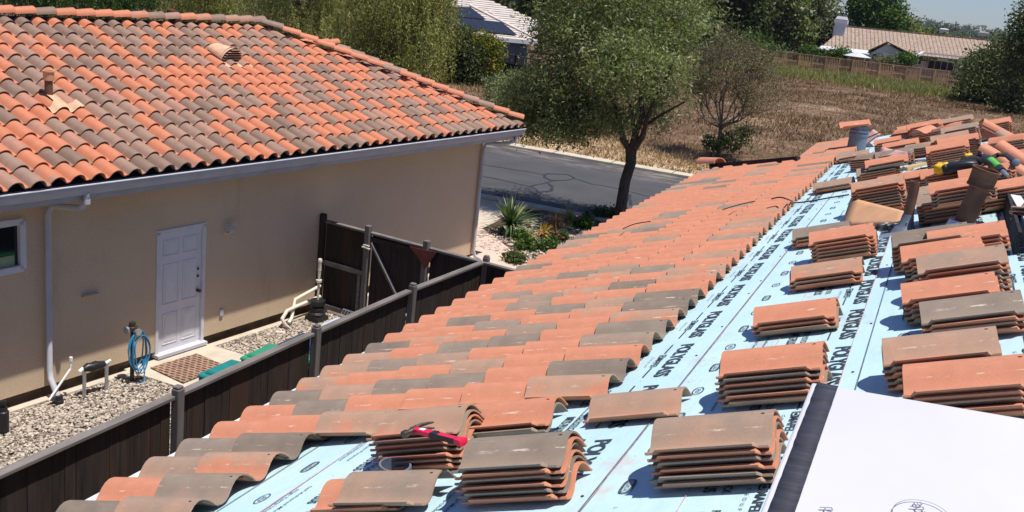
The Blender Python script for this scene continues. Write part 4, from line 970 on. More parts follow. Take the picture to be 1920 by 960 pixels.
# right hand column up to the ridge
stack(1682, 515, 7, 'gooogob', 'the grey-topped stack beneath the small vent pipe', rz=.03)
stack(1750, 492, 4, 'oomg', 'the stack leaning across two others by the brown flue', rz=.03, h=.062)
stack(1703, 538, 6, 'ooogbo', 'the stack half hidden behind the seven-high one', rz=.03)
stack(1733, 573, 7, 'bobgobo', 'the big seven-high stack near the ridge', rz=.035)
stack(1704, 613, 5, 'oobbg', 'the stack below the big seven-high stack', rz=.03)
stack(1737, 645, 4, 'gobo', 'the wide grey-topped stack cut by the right edge', rz=.03)
stack(1668, 738, 5, 'mbobo', 'the stack right behind the white carton', rz=.03)
stack(1704, 800, 5, 'ooboo', 'the orange stack touching the carton at right', rz=.0, )
stack(1727, 424, 6, 'boobgo', 'the lower block behind the brown flue', rz=.03)
stack(1752, 395, 5, 'oobgo', 'the upper block behind the brown flue', rz=.03, h=.135)
stack(1726, 392, 4, 'bmob', 'the pinkish stack left of the brown flue', rz=.02, h=.03)
stack(1806, 376, 7, 'oobmogo', 'the stack right behind the head of the brown flue', rz=.03)
stack(1733, 366, 6, 'ombogo', 'the low stack before the tool pouch', rz=.04)
stack(1765, 352, 6, 'mobobo', 'the shaded stack directly below the pouch', rz=.03)
stack(1742, 318, 7, 'ooobobo', 'the stack carrying the tool pouch', rz=.04)
stack(1765, 303, 7, 'obmoobo', 'the long stack behind the tool pouch', rz=.05)
stack(1752, 290, 6, 'mobbog', 'the stack left of the long one by the pouch', rz=.06)
stack(1772, 281, 8, 'bboobobo', 'the brown-edged stack near the far ridge', rz=.05)
stack(1768, 262, 8, 'bmoboobo', 'the farthest stack against the brown field', rz=.06)
stack(1738, 268, 6, 'omobob', 'the small stack left of the farthest one', rz=-.4)
stack(1718, 262, 6, 'bbobom', 'the low rear stack with wood scraps', rz=.1)
stack(1690, 262, 5, 'obobo', 'the rear stack between the flue and the scraps', rz=.2)
stack(1660, 303, 6, 'omobog', 'the stack tucked under the pink sheet edge', rz=.05)
stack(1693, 300, 4, 'bomo', 'the stack at the foot of the tall rear one', rz=-.3)
stack(1840, 402, 6, 'oogbob', 'the stack between the flue and the white strip', rz=.1)
place_tile(*rp(1748, 250, .2), .20, 1.2, 'o', 'orange clay tile arched across the farthest stacks')
random.seed(77)
for i, (px, py, h, rz, kd, lb) in enumerate([(1752, 330, .12, -.6, 'b', 'brown clay tile tipped before the tool pouch'), (1700, 352, .0, .3, 'o', 'orange clay tile on the white strip right of the rear stacks'),
        (1736, 300, .02, -1.0, 'm', 'orange-brown clay tile lying crossways left of the pouch'), (1720, 290, .01, .6, 'o', 'orange clay tile askew among the far scraps'), (1758, 372, .0, .1, 'o', 'orange clay tile flat before the brown flue head')]):
    s_, y_ = rp(px, py, h); place_tile(s_, y_, h + .01, rz, kd, lb)
# cap tiles and stacks beyond the ridge: barrels running down the other slope
def capstack(px, py, hz, n, label, ang, L=.44, dz=.03, r=.078):
    d = ray(px, py); P = CP + d * ((RZ2 + hz - CAM_Z) / d[2]); x = np.array([math.cos(ang) * math.cos(TH), math.sin(ang), -math.sin(TH)]); x /= np.linalg.norm(x)
    for i in range(n):
        V, F, Cc = [], [], []
        a = P - np.array([0, 0, dz * i]); cap_tile(V, F, Cc, a, a + x * L, up, r, r * .85, random.choice((.1, .2, .25, .6)), .0)
        me = mesh_np('ridge_cap_tile', V, F, col=Cc); sharp(me, 50); o = link('ridge_cap_tile', me, None, M_TILE)
        tag(o, (['topmost ', 'second ', 'third ', 'fourth ', 'fifth '][i] if n > 1 else '') + label, 'ridge tile', 'half-round ridge tiles along the far slope')
stack(1832, 268, 7, 'omoboob', 'the last stack before the ridge caps', rz=.1)
stack(1850, 300, 6, 'obomoo', 'the stack right of the long one by the pouch', rz=-.3)
capstack(1852, 240, .10, 4, 'pink half-round cap of the pile pointing down the far slope', -.55)
capstack(1873, 275, .12, 5, 'half-round cap of the pile right of the pouch stack', -.5)
capstack(1838, 232, .14, 2, 'half-round cap behind the farthest stack on the ridge', .2)
capstack(1905, 262, .04, 3, 'half-round cap seen at the right picture edge', -.9)
capstack(1838, 280, .10, 1, 'pointed orange cap standing beside the tool pouch', -.3)
stack(1893, 432, 6, 'bobmob', 'the crossways stack beyond the white strip', rz=-1.0)
stack(1898, 372, 6, 'obobmo', 'the tilted stack above the white metal strip', rz=-.9)
stack(1862, 335, 6, 'omobom', 'the stack under the nail gun', rz=-.2)
for i in range(10):
    random.seed(i + 60); yy = 3.2 + i * .95; 
    V, F, Cc = [], [], []; a = np.array([RX + random.uniform(.12, .3), yy, RZ2 - .02]); b = a + np.array([.05 * random.uniform(-1, 1), .42, -.01]); cap_tile(V, F, Cc, a, b, up, .11, .095, tile_tone(), .0)
    me = mesh_np('ridge_cap_tile', V, F, col=Cc); sharp(me, 50); o = link('ridge_cap_tile', me, None, M_TILE); tag(o, ['nearest', 'second', 'third', 'fourth', 'fifth', 'sixth', 'seventh', 'eighth', 'ninth', 'tenth'][i] + ' half-round cap tile set loosely along the ridge, counted from the carton', 'ridge tile', 'half-round ridge tiles along the ridge')

# ------------------------------------------------------------------ flues and metalwork on our roof
NRM = np.array([-ST, 0, CT])
def rpp(px, py, h=0): s, y = rp(px, py, h); return rs(s, y, h)
t = empty('galvanised_flue', tuple(rpp(1602, 282)), 'grey galvanised flue pipe with ribbed collar at the far end of the tiles', 'flue')
b0 = rpp(1604, 285); mb = MB(); mb.lathe(b0 - np.array([0, 0, .1]), up, [(0, .125), (.33, .125), (.335, .135), (.36, .137), (.365, .118), (.385, .118), (.39, .135), (.41, .135), (.415, .112), (.47, .11), (.47, .001)], 24); mb.build('pipe', M_LEAD, t, smooth=True)
o = bpy.data.objects.new('clay_tile', tile_mesh('o', 1)); C.objects.link(o)
o.matrix_world = Matrix.Translation(Vector(b0 + [-.23, -.20, .298])) @ Matrix.Rotation(.25, 4, 'Z') @ Matrix.Rotation(-.24, 4, 'Y'); tag(o, 'orange clay tile balanced on top of the galvanised flue', 'roof tile', 'loose clay tiles stacked on the membrane')
# big brown flue
t = empty('brown_flue', tuple(rpp(1812, 418)), 'tall brown painted flue pipe with banded rim among the stacks', 'flue')
b0 = rpp(1799, 438); mb = MB(); AXF = (.17, -.02, 1.); mb.lathe(b0, AXF, [(0, .066), (.12, .064), (.41, .062), (.41, .001)], 26); mb.build('pipe', M_BROWNPIPE, t, smooth=True)
mb = MB(); mb.lathe(b0, AXF, [(.33, .064), (.33, .082), (.34, .087), (.35, .082), (.43, .086), (.44, .094), (.455, .094), (.455, .080), (.37, .074)], 26); mb.build('banded_rim', M_BROWNPIPE, t, smooth=True)
mb = MB(); mb.lathe(b0, up, [(-.03, .13), (.03, .10), (.09, .082), (.09, .001)], 24); mb.build('storm_collar', M_METAL, t, smooth=True)
t = empty('vent_stack', tuple(rpp(1695, 428)), 'thin brown vent pipe in a grey lead boot right of the tan sheet metal', 'vent pipe')
b0 = rpp(1697, 432); mb = MB(); mb.lathe(b0, up, [(0, .035), (.36, .035), (.36, .024), (.30, .024)], 16); mb.build('pipe', M_BROWNPIPE, t, smooth=True)
mb = MB(); mb.lathe(b0, up, [(-.03, .10), (.02, .075), (.045, .05), (.11, .04), (.12, .036)], 18); mb.box(b0, (.34, .30, .006), ax=(np.array([CT, 0, ST]), (0, 1, 0), NRM)); mb.build('lead_boot', M_LEAD, t, smooth=True)
# low lead pipe ring near the hammer stack
t = empty('pipe_boot', tuple(rpp(738, 900)), 'low grey metal pipe boot behind the brown tile at the bottom', 'pipe boot')
b0 = rpp(738, 906); mb = MB(); mb.lathe(b0, up, [(0, .09), (.02, .075), (.085, .066), (.085, .058), (.0, .058)], 24); mb.build('cone', M_LEAD, t, smooth=True)
mb = MB(); mb.box(b0 + NRM * .004, (.30, .30, .004), ax=(np.array([CT, 0, ST]), (0, 1, 0), NRM)); mb.build('flange', M_LEAD, t)
# tan sheet-metal saddle lying over the tall stack
def bent_sheet(name, mat, P, label, cat, thick=.004, sub=6, wave=.0, edge=None):
    a, b, c, d = [np.array(p, float) for p in P]; V = []; F = []
    nn = np.cross(b - a, d - a); nn /= np.linalg.norm(nn)
    random.seed(len(label))
    for i in range(sub + 1):
        for j in range(sub + 1):
            u_, v_ = i / sub, j / sub; p = (a * (1 - u_) + b * u_) * (1 - v_) + (d * (1 - u_) + c * u_) * v_
            V.append(p + nn * wave * (math.sin(u_ * 5.3 + v_) * .5 + random.uniform(-.2, .2) + (0 if v_ < .85 else random.uniform(-.6, .6))))
    for i in range(sub):
        for j in range(sub): F.append([i * (sub + 1) + j, (i + 1) * (sub + 1) + j, (i + 1) * (sub + 1) + j + 1, i * (sub + 1) + j + 1])
    me = mesh_np(name, V, F, smooth=True); o = link(name, me, None, mat); sd = o.modifiers.new('sheet', 'SOLIDIFY'); sd.thickness = thick; return tag(o, label, cat)
bent_sheet('flashing_sheet', M_TANMETAL, [rpp(1596, 371, .16), rpp(1702, 398, .10), rpp(1702, 418, .06), rpp(1577, 424, .02)], 'tan triangular sheet of flashing metal leaning against the tall stack', 'sheet metal', wave=.0015)
bent_sheet('torn_flashing_edge', M_WHITEB, [rpp(1655, 420, .055), rpp(1704, 414, .05), rpp(1700, 398, .075), rpp(1680, 402, .07)], 'pale bent metal tip at the end of the tan sheet', 'sheet metal', wave=.006)
bent_sheet('flashing_sheet', M_PINKMETAL, [rpp(1653, 276, .17), rpp(1712, 288, .17), rpp(1706, 294, .13), rpp(1640, 302, .10)], 'pink flashing sheet lying over the rear stack', 'sheet metal', wave=.006)
bent_sheet('flashing_sheet', M_PINKMETAL, [rpp(1638, 242, .16), rpp(1652, 252, .16), rpp(1622, 274, .02), rpp(1605, 268, .02)], 'narrow pink flashing strip propped right of the galvanised flue', 'sheet metal', wave=.003)
# white metal strip at the ridge
t = empty('ridge_flashing', tuple(rpp(1900, 400)), 'bent white metal flashing trough at the right picture edge', 'flashing')
a0 = rs(.60, 8.35, .10); a1 = rs(.66, 6.3, .10)
mb = MB(); mb.hexa([a0, a1, a1 + [.07, 0, 0], a0 + [.07, 0, 0]], [a0 + [0, 0, .02], a1 + [0, 0, .02], a1 + [.07, 0, .02], a0 + [.07, 0, .02]]); mb.hexa([a0 - [0, 0, .12], a1 - [0, 0, .12], a1 + [.006, 0, -.12], a0 + [.006, 0, -.12]], [a0, a1, a1 + [.006, 0, 0], a0 + [.006, 0, 0]]); mb.build('strip', M_TRIM, t, bevel=.004)
mb = MB(); b_ = rs(.585, 7.3, .05); mb.box(b_, (.02, 2.0, .16)); mb.build('felt_side', M_BLACK, t)
# wooden and mortar scraps on the far deck
random.seed(15); scm = [M_PEACH, M_WHITEB, M_WOODR, M_BLACK, M_PINKMETAL]
SCR = ['peach mortar chip', 'torn white membrane scrap', 'short raw wood batten', 'black felt scrap', 'pink metal offcut']
for i in range(16):
    px, py = [(1735, 262), (1722, 300), (1714, 312), (1726, 318), (1708, 330), (1718, 338), (1700, 296), (1736, 290), (1728, 306), (1712, 346), (1740, 322), (1625, 300), (1560, 300), (1735, 232), (1715, 322), (1708, 375)][i]
    k = i % 5; b_ = rpp(px, py, .015); mb = MB(); q = random.uniform(-1, 1)
    ax = (np.array([math.cos(q) * CT, math.sin(q), math.cos(q) * ST]), np.array([-math.sin(q) * CT, math.cos(q), -math.sin(q) * ST]), NRM)
    mb.box(b_, (random.uniform(.12, .35), random.uniform(.05, .12), .02 if k != 2 else .035), ax=ax)
    o = mb.build('roof_scrap', scm[k], None, bevel=.004); tag(o, SCR[k] + [', leaning by the tall rear stack', ' on the far deck left of the pouch', ' beside the pink sheet stack', ' in front of the pouch stack', ' between the two stack columns', ' right of the crossways pair', ' under the arched stack', ' beside the long pouch stack', ' left of the pouch strap', ' above the brown flue top', ' just below the tool pouch', ' at the foot of the turned stack', ' by the galvanised flue', ' on the farthest low stack', ' behind the peeking stack', ' above the thin vent pipe'][i], 'scrap', 'scraps left on the far deck')
# cables
def wire(pts, r, label, name='cable'):
    mb = MB(); P = [np.array(p, float) for p in pts]; Q = []
    for i in range(len(P) - 1):
        p0, p1, p2, p3 = P[max(i - 1, 0)], P[i], P[i + 1], P[min(i + 2, len(P) - 1)]
        for k in range(6):
            u_ = k / 6; Q.append(.5 * ((2 * p1) + (-p0 + p2) * u_ + (2 * p0 - 5 * p1 + 4 * p2 - p3) * u_ ** 2 + (-p0 + 3 * p1 - 3 * p2 + p3) * u_ ** 3))
    Q.append(P[-1]); mb.tube(Q, r, 6); return tag(mb.build(name, M_BLACKP, None, smooth=True), label, 'cable')
wire([rpp(1446, 373, .16), rpp(1462, 370, .16), rpp(1478, 374, .13), rpp(1490, 380, .03), rpp(1520, 377, .02), rpp(1560, 370, .02), rpp(1592, 365, .02)], .007, 'thin dark cable crossing the membrane left of the tall stack')
wire([rpp(1168, 429, .14), rpp(1190, 420, .15), rpp(1220, 415, .15)], .005, 'short dark cable end lying on the laid tiles')
wire([rpp(1355, 393, .15), rpp(1385, 384, .15), rpp(1416, 377, .15)], .005, 'curved dark cable bit on the tiles near the open edge')
wire([rpp(1590, 270, .12), rpp(1612, 267, .12), rpp(1628, 258, .15), rpp(1650, 248, .2)], .008, 'looped dark cable hanging beside the galvanised flue')
# hammer
t = empty('claw_hammer', tuple(rpp(770, 800, .2)), 'claw hammer with red and black handle lying on the seven-tile stack', 'hammer')
hh = .235
h0 = rpp(778, 806, hh + .005); h1 = rpp(868, 829, hh - .03); hx = (h1 - h0) / np.linalg.norm(h1 - h0); hy = np.cross(NRM, hx); hy /= np.linalg.norm(hy); hz = np.cross(hx, hy)
L = np.linalg.norm(h1 - h0)
def hbar(mb, a, b, w0, w1, t0, t1):
    A, Bp = h0 + hx * a, h0 + hx * b
    mb.hexa([A - hy * w0 - hz * t0, A + hy * w0 - hz * t0, A + hy * w0 + hz * t0, A - hy * w0 + hz * t0], [Bp - hy * w1 - hz * t1, Bp + hy * w1 - hz * t1, Bp + hy * w1 + hz * t1, Bp - hy * w1 + hz * t1])
mb = MB(); hbar(mb, 0, L * .36, .014, .017, .010, .011); hbar(mb, L * .50, L * .86, .014, .014, .0112, .0112); hbar(mb, L * .86, L * 1.02, .016, .023, .012, .014); mb.build('red_grip', M_RED, t, bevel=.005)
mb = MB(); hbar(mb, L * .36, L * .50, .0175, .0145, .0122, .0122); hbar(mb, L * .48, L * .90, .0155, .0155, .0105, .0105); mb.build('black_grip', M_BLACKP, t, bevel=.004)
mb = MB(); A = h0 + hx * L * .12 + hz * .0108
mb.hexa([A - hy * .008, A + hy * .009, A + hy * .009 + hx * .026, A - hy * .008 + hx * .026], [A - hy * .008 + hz * .001, A + hy * .009 + hz * .001, A + hy * .009 + hx * .026 + hz * .001, A - hy * .008 + hx * .026 + hz * .001])
mb.build('handle_label', M_WHITEP, t)
mb = MB(); Q = [h0 - hx * .004 + hy * a + hx * b for a, b in ((-.045, .0), (-.02, .0), (.02, .0), (.045, .01), (.065, .025), (.08, .045))]
mb.tube([h0 - hx * .004 - hy * .058, h0 - hx * .004 - hy * .040, h0 - hx * .004 - hy * .035, h0 - hx * .004 - hy * .01], [.016, .016, .011, .013], 12)
mb.tube([h0 - hx * .004 - hy * .012, h0 - hx * .004 + hy * .018], [.015, .014], 8)
for sgn in (-1, 1):
    mb.tube([h0 - hx * .004 + hy * .012 + hz * sgn * .005, h0 + hy * .035 + hx * .004 + hz * (sgn * .009 - .0), h0 + hy * .055 + hx * .018 + hz * sgn * .011, h0 + hy * .070 + hx * .036 + hz * sgn * .012], [.011, .008, .006, .003], 8)
mb.build('claw_head', M_STEEL, t, smooth=True)
# tool pouch
t = empty('tool_pouch', tuple(rpp(1800, 300, .15)), 'black tool pouch with yellow patches slumped on a tile stack', 'tool pouch')
def blob(c, r, mat, name, seed, par, sq=(1, 1, 1), n=(18, 10)):
    random.seed(seed); V = []; F = []; ph = [random.uniform(0, 6) for _ in range(6)]
    for i in range(n[1] + 1):
        for j in range(n[0]):
            a = math.pi * i / n[1]; b = 2 * math.pi * j / n[0]
            w = 1 + .10 * math.sin(3 * b + ph[0]) * math.sin(2 * a + ph[1]) + .07 * math.sin(5 * b + ph[2] + 3 * a)
            e = .6
            x = math.copysign(abs(math.sin(a) * math.cos(b)) ** e, math.cos(b)); y = math.copysign(abs(math.sin(a) * math.sin(b)) ** e, math.sin(b)); z = math.copysign(abs(math.cos(a)) ** e, math.cos(a))
            V.append(np.array(c) + (np.array([CT, 0, ST]) * x * r[0] + np.array([0, 1, 0]) * y * r[1] + NRM * z * r[2]) * w)
    for i in range(n[1]):
        for j in range(n[0]): F.append([i * n[0] + j, (i + 1) * n[0] + j, (i + 1) * n[0] + (j + 1) % n[0], i * n[0] + (j + 1) % n[0]])
    return link(name, mesh_np(name, V, F, smooth=True), par, mat)
pc = rpp(1801, 312, .20)
ex = np.array([CT, 0, ST]); ey = np.array([0, 1., 0])
blob(pc, (.15, .10, .05), M_BLACKP, 'bag', 2, t); blob(pc + ex * .09 + ey * .08 + NRM * .02, (.09, .08, .045), M_BLACK, 'side_pocket', 5, t)
blob(pc - ex * .145 + ey * .02 + NRM * .008, (.065, .085, .046), M_YELLOW, 'yellow_flap', 7, t); blob(pc - ex * .12 - ey * .05 + NRM * .0, (.025, .035, .042), M_BLACKP, 'flap_notch', 9, t); blob(pc + ex * .07 + ey * .12 + NRM * .055, (.035, .035, .03), M_YELLOW, 'yellow_pocket', 8, t)
# nail gun (dark, lime stripe)
t = empty('nail_gun', tuple(rpp(1870, 320, .2)), 'dark roofing nail gun with a lime green stripe beside the pouch', 'nail gun')
n0 = rpp(1852, 300, .24); n1 = rpp(1880, 322, .20); n2 = rpp(1872, 290, .25); n3 = rpp(1905, 305, .22)
mb = MB(); mb.tube([n0 + (n0 - n1) * .2, n0, (n0 + n1) / 2, n1], [.03, .045, .042, .03], 12); mb.build('body', M_BLACKP, t, smooth=True)
mb = MB(); mb.tube([n0 * .75 + n1 * .25 + NRM * .012, n0 * .2 + n1 * .8 + NRM * .012], [.036, .030], 10); mb.build('lime_housing', M_GREEN, t, smooth=True)
mb = MB(); mb.tube([n0, n2, (n2 + n3) / 2 + NRM * .03, n3], [.022, .02, .02, .024], 10); mb.build('handle', M_STEEL, t, smooth=True)
mb = MB(); mb.lathe(n3, (0, -1, .2), [(-.02, .001), (-.02, .03), (.02, .03), (.025, .018), (.025, .001)], 14); mb.build('nail_canister', M_LEAD, t, smooth=True)
mb = MB(); mb.tube([n1, n1 + (n1 - n0) * .35], [.02, .012], 8); mb.build('nose', M_METAL, t, smooth=True)
o = MB(); g0 = rpp(1676, 302, .18); o.tube([g0, g0 + ex * .07 + NRM * .005], [.022, .016], 10); o.tube([g0 - ex * .12, g0], [.010, .010], 6); tag(o.build('tape_tool', M_BGREEN, None, smooth=True), 'small dark green tool lying on the grey rear stack', 'tool')

# ------------------------------------------------------------------ white carton with black tape
nb = np.array([-.087, -.156, 1.]); nb /= np.linalg.norm(nb); D_ = .60
def onb(px, py, lift=0.0):
    r = ray(px, py); t_ = (-(D_) + lift) / (nb @ r); return CP + r * t_
c1 = onb(1522, 716); c2 = onb(1425, 960); c3 = onb(1920, 787)
ea = (c2 - c1) / np.linalg.norm(c2 - c1); eb = (c3 - c1); eb -= ea * (eb @ ea); eb /= np.linalg.norm(eb)
LA, LB = .62, .60
T4 = [c1, c1 + eb * LB, c1 + eb * LB + ea * LA, c1 + ea * LA]
bot = []
for p in T4:
    tt = ((p - RS(0, 0, .012)) @ NRM) / (nb @ NRM); bot.append(p - nb * tt)
t = empty('white_carton', tuple(bot[0]), 'large white cardboard carton with black tape along its left edge', 'box')
mb = MB(); mb.hexa(bot, T4); mb.build('carton', M_WHITEB, t, bevel=.003)
mtape, ntt, btt = newmat('black_tape', .45, .4); v = coords(ntt); a = noise(ntt, 1., 5, coords(ntt, scale=(14, 160, 14)), .7)
ntt.links.new(ramp(ntt, a, [(.3, (.028, .028, .034)), (.7, (.055, .055, .065))]), btt.inputs['Base Color']); ntt.links.new(bump(ntt, noise(ntt, 1., 3, coords(ntt, scale=(6, 55, 6))), .8, .002), btt.inputs['Normal'])
tape_w = np.linalg.norm(onb(1568, 722) - c1) * 1.1
mb = MB(); n = 60; V = []
random.seed(3)
for i in range(n + 1):
    u_ = i / n * LA * .995; wob = random.uniform(-.0004, .0012) + (.0016 * abs(math.sin(i * 1.9)) if i < 16 else 0)
    for w_ in (.007, .007 + (tape_w - .007) * .5, tape_w): V.append(c1 + ea * (u_ + .001) + eb * w_ + nb * (.0012 + wob * (1 if w_ < tape_w else .6)))
mb.add(V, [[i * 3 + j, (i + 1) * 3 + j, (i + 1) * 3 + j + 1, i * 3 + j + 1] for i in range(n) for j in range(2)]); tp = mb.build('black_tape', mtape, t, smooth=True)
sdm = tp.modifiers.new('t', 'SOLIDIFY'); sdm.thickness = .0006
# logo ring and lettering on the carton (only what shows)
M_INK = simple('grey_ink', (.22, .22, .25), .6, .2)
def ink_text(body, px0, py0, px1, py1, height, parent, bold=0.0):
    V, F = text_mesh(body, bold); a = onb(px0, py0, .0018 * 1); b = onb(px1, py1, .0018); d = b - a; L_ = np.linalg.norm(d); d /= L_; q = np.cross(nb, d); sc = V.max(0)
    P = [a + d * (x / sc[0] * L_) + q * (y / sc[1] * height) + nb * .0012 for x, y in V]; me = mesh_np('ink', P, F); return link('printed_text', me, parent, M_INK)
ink_text('ade', 1738, 968, 1728, 943, .013, t)
ink_text('d', 1563, 962, 1560, 953, .012, t)
rc = onb(1727, 968, .0018); P = []; F = []; R1 = .0265
for k in range(40):
    q = 2 * math.pi * k / 40
    for rr in (R1, R1 - .0009): P.append(rc + (ea * math.cos(q) + eb * math.sin(q)) * rr + nb * .001)
F = [[2 * k, 2 * k + 1, (2 * k + 3) % 80, (2 * k + 2) % 80] for k in range(40)]
link('logo_ring', mesh_np('logo_ring', P, F), t, M_INK)

# ================================================================== BACKGROUND
def at(px, py, Y):
    r = ray(px, py); return CP + r * (Y / r[1])
def foliage(name, blobs, n, size, mat, seed, parent=None, clump=.35, per=26, shell=.45, droop=0.0, strands=0, aspect=.45, flat=.0, tone=(.0, 1.0), label=None, cat=None, group=None):
    rng = np.random.default_rng(seed); B_ = np.array([b[:6] for b in blobs], float); w_ = np.array([(b[3] * b[4] * b[5]) ** .67 * (b[6] if len(b) > 6 else 1) for b in blobs]); w_ /= w_.sum()
    nc = max(1, n // per); bi = rng.choice(len(B_), nc, p=w_); d = rng.normal(size=(nc, 3)); d /= np.linalg.norm(d, axis=1)[:, None]
    rad = shell + (1 - shell) * rng.random(nc) ** .7; wob = 1 + .16 * np.sin(d[:, 0] * 5 + seed) + .14 * np.sin(d[:, 2] * 7 + seed * 2) + .10 * np.sin(d[:, 1] * 9)
    cc = B_[bi, :3] + d * B_[bi, 3:] * (rad * wob)[:, None]
    ct = np.clip(rng.normal(.45, .27, nc), 0, 1)
    ci = np.repeat(np.arange(nc), per); m_ = len(ci)
    if strands:
        k = rng.random(m_); sx = rng.integers(0, strands, m_); so = rng.normal(size=(nc, strands, 2)) * clump
        off = np.stack([so[ci, sx, 0], so[ci, sx, 1], -k * droop * (.5 + rng.random((nc, strands))[ci, sx])], 1) + rng.normal(size=(m_, 3)) * size * .35
    else:
        off = rng.normal(size=(m_, 3)) * clump * np.array([1, 1, .75]); off[:, 2] -= rng.random(m_) * droop
    P = cc[ci] + off
    P[:, 2] = np.maximum(P[:, 2], .06)
    a = rng.normal(size=(m_, 3))
    if strands: a[:, 2] -= 1.6
    a /= np.linalg.norm(a, axis=1)[:, None]; b = np.cross(a, rng.normal(size=(m_, 3))); b /= np.linalg.norm(b, axis=1)[:, None]
    sz = size * rng.uniform(.6, 1.4, m_)[:, None]
    A = a * sz; Bq = b * sz * aspect
    V = np.stack([P - A * .5, P + Bq * .5, P + A * .5, P - Bq * .5], 1).reshape(-1, 3); F = np.arange(m_ * 4).reshape(-1, 4)
    t_ = np.clip(tone[0] + (tone[1] - tone[0]) * np.clip(ct[ci] + rng.normal(0, .12, m_), 0, 1) , 0, 1)
    lone = rng.random(m_) > .985; t_ = np.where(lone, 1., np.minimum(t_, .94)) if tone[1] >= 1 else t_
    col = np.repeat(np.stack([t_] * 4, 1), 4, 0)
    o = link(name, mesh_np(name, V, F, col=col), parent, mat)
    if cat: tag(o, label, cat, group)
    return o
def limbs(base, paths, mat, parent, name='trunk'):
    mb = MB()
    for pts, r in paths: mb.tube([np.array(base) + np.array(p) for p in pts], r, 8)
    return mb.build(name, mat, parent, smooth=True)
def branchy(mb, p, d, L, r, depth, rng, spread=.5, upw=.15, minr=.006):
    pts = [p]; q = p; dd = d
    for i in range(3):
        dd = dd + rng.normal(size=3) * .13 + np.array([0, 0, upw * .3]); dd /= np.linalg.norm(dd); q = q + dd * L / 3; pts.append(q)
    mb.tube(pts, [r, r * .85, r * .72, r * .6], 6 if depth > 1 else 4, cap=False)
    if depth <= 0: return [q]
    out = []
    for k in range(int(rng.integers(2, 4))):
        nd = dd + rng.normal(size=3) * spread; nd[2] += upw; nd /= np.linalg.norm(nd)
        out += branchy(mb, pts[int(rng.integers(2, 4))], nd, L * rng.uniform(.62, .85), max(minr, r * .58), depth - 1, rng, spread, upw, minr)
    return out
def wx(X_, px, Y):  return at(px, 0, Y)[0]

# --- street tree by the kerb
TB = np.array([*G(1162, 425), 0])
t = empty('street_tree', tuple(TB), 'broad olive-green tree with a dark leaning trunk at the kerb of the road', 'tree')
tp = [at(1163, 425, TB[1]), at(1165, 385, TB[1]), at(1172, 340, TB[1]), at(1183, 305, TB[1]), at(1183, 275, TB[1])]
mb = MB(); mb.tube(tp, [.19, .165, .15, .15, .16], 12)
for pts, r in (([(1183, 285), (1168, 262), (1162, 230), (1150, 190), (1120, 140)], .10), ([(1184, 283), (1192, 250), (1205, 215), (1200, 160), (1215, 90)], .11), ([(1186, 283), (1205, 255), (1212, 225), (1232, 180), (1262, 120)], .10), ([(1165, 250), (1140, 225), (1080, 190), (1040, 150)], .06), ([(1190, 255), (1183, 200), (1165, 140), (1150, 60)], .07), ([(1160, 232), (1130, 215), (1060, 215)], .045), ([(1210, 235), (1240, 215), (1285, 190)], .045)):
    n = len(pts); mb.tube([at(*p, TB[1] + .35 * i * (-1 if len(pts) % 2 else 1)) for i, p in enumerate(pts)], [r * (1 - .17 * i) for i in range(n)], 8)
mb.build('trunk', M_BARK, t, smooth=True)
def bl(px, py, Y, rpx, rpy, ry=None, w=1.0):
    P = at(px, py, Y); dpt = float(np.linalg.norm(P - CP)); k = dpt / 1900; return (P[0], P[1], P[2], rpx * k, ry if ry else rpx * k, rpy * k, w)
YT = TB[1]
foliage('crown', [bl(1130, 90, YT, 130, 95), bl(1030, 165, YT - .3, 70, 62), bl(1210, 60, YT + .4, 105, 85), bl(1120, -60, YT, 130, 90), bl(1260, 150, YT + .3, 50, 50, w=.45), bl(1100, 200, YT, 80, 45), bl(985, 195, YT, 52, 50), bl(1060, 60, YT + .2, 75, 70), bl(1215, 170, YT, 60, 38, w=.5), bl(960, 170, YT + .8, 38, 45, w=1.2), bl(1270, 40, YT + 1, 60, 70), bl(1060, 232, YT - .6, 62, 30, w=1.5), bl(1135, 215, YT - .9, 55, 32, w=1.4), bl(1000, 220, YT, 50, 32, w=1.4), bl(1225, 205, YT + .8, 45, 38, w=.8), bl(1180, 120, YT - 1.5, 90, 60, w=1.3)],
        78000, .12, L_OLIVE, 3, t, clump=.19, per=34, shell=.35, droop=.16, aspect=.30)
# --- small half-bare tree on the verge
BB_ = np.array([*G(1346, 302), .05]); rng = np.random.default_rng(5)
t = empty('bare_tree', tuple(BB_), 'small half-bare tree with grey twigs on the dry verge across the road', 'tree')
mb = MB(); mb.tube([BB_, at(1349, 270, BB_[1]), at(1351, 240, BB_[1])], [.10, .085, .08], 8); ends = []
for px, py, L in ((1335, 170, 1.9), (1360, 160, 2.0), (1320, 200, 1.5), (1385, 195, 1.7), (1350, 150, 2.2), (1400, 215, 1.5), (1370, 205, 1.4), (1318, 225, 1.3), (1410, 190, 1.6)):
    st = at(1351, 238 + rng.uniform(-8, 8), BB_[1]); d = at(px, py, BB_[1] + rng.uniform(-1.2, 1.2)) - st; d /= np.linalg.norm(d); ends += branchy(mb, st, d, L * .80, .05, 4, rng, .42, .18, .011)
mb.build('trunk', M_BARKG, t, smooth=True)
bt = [(e[0], e[1], e[2], .22, .22, .2) for e in ends]
foliage('twig_leaves', bt, 20000, .095, leaf_material('withered_leaves', [(0, (.10, .075, .045)), (.6, (.17, .15, .085)), (1, (.30, .25, .15))]), 8, t, clump=.24, per=8, shell=0, aspect=.35, tone=(.1, .9))
foliage('low_leaves', [bl(1375, 262, BB_[1], 42, 22), bl(1340, 268, BB_[1], 34, 18), bl(1395, 245, BB_[1] + .3, 22, 15)], 1600, .16, L_DARK, 9, t, clump=.14, per=9, shell=.1, aspect=.4)
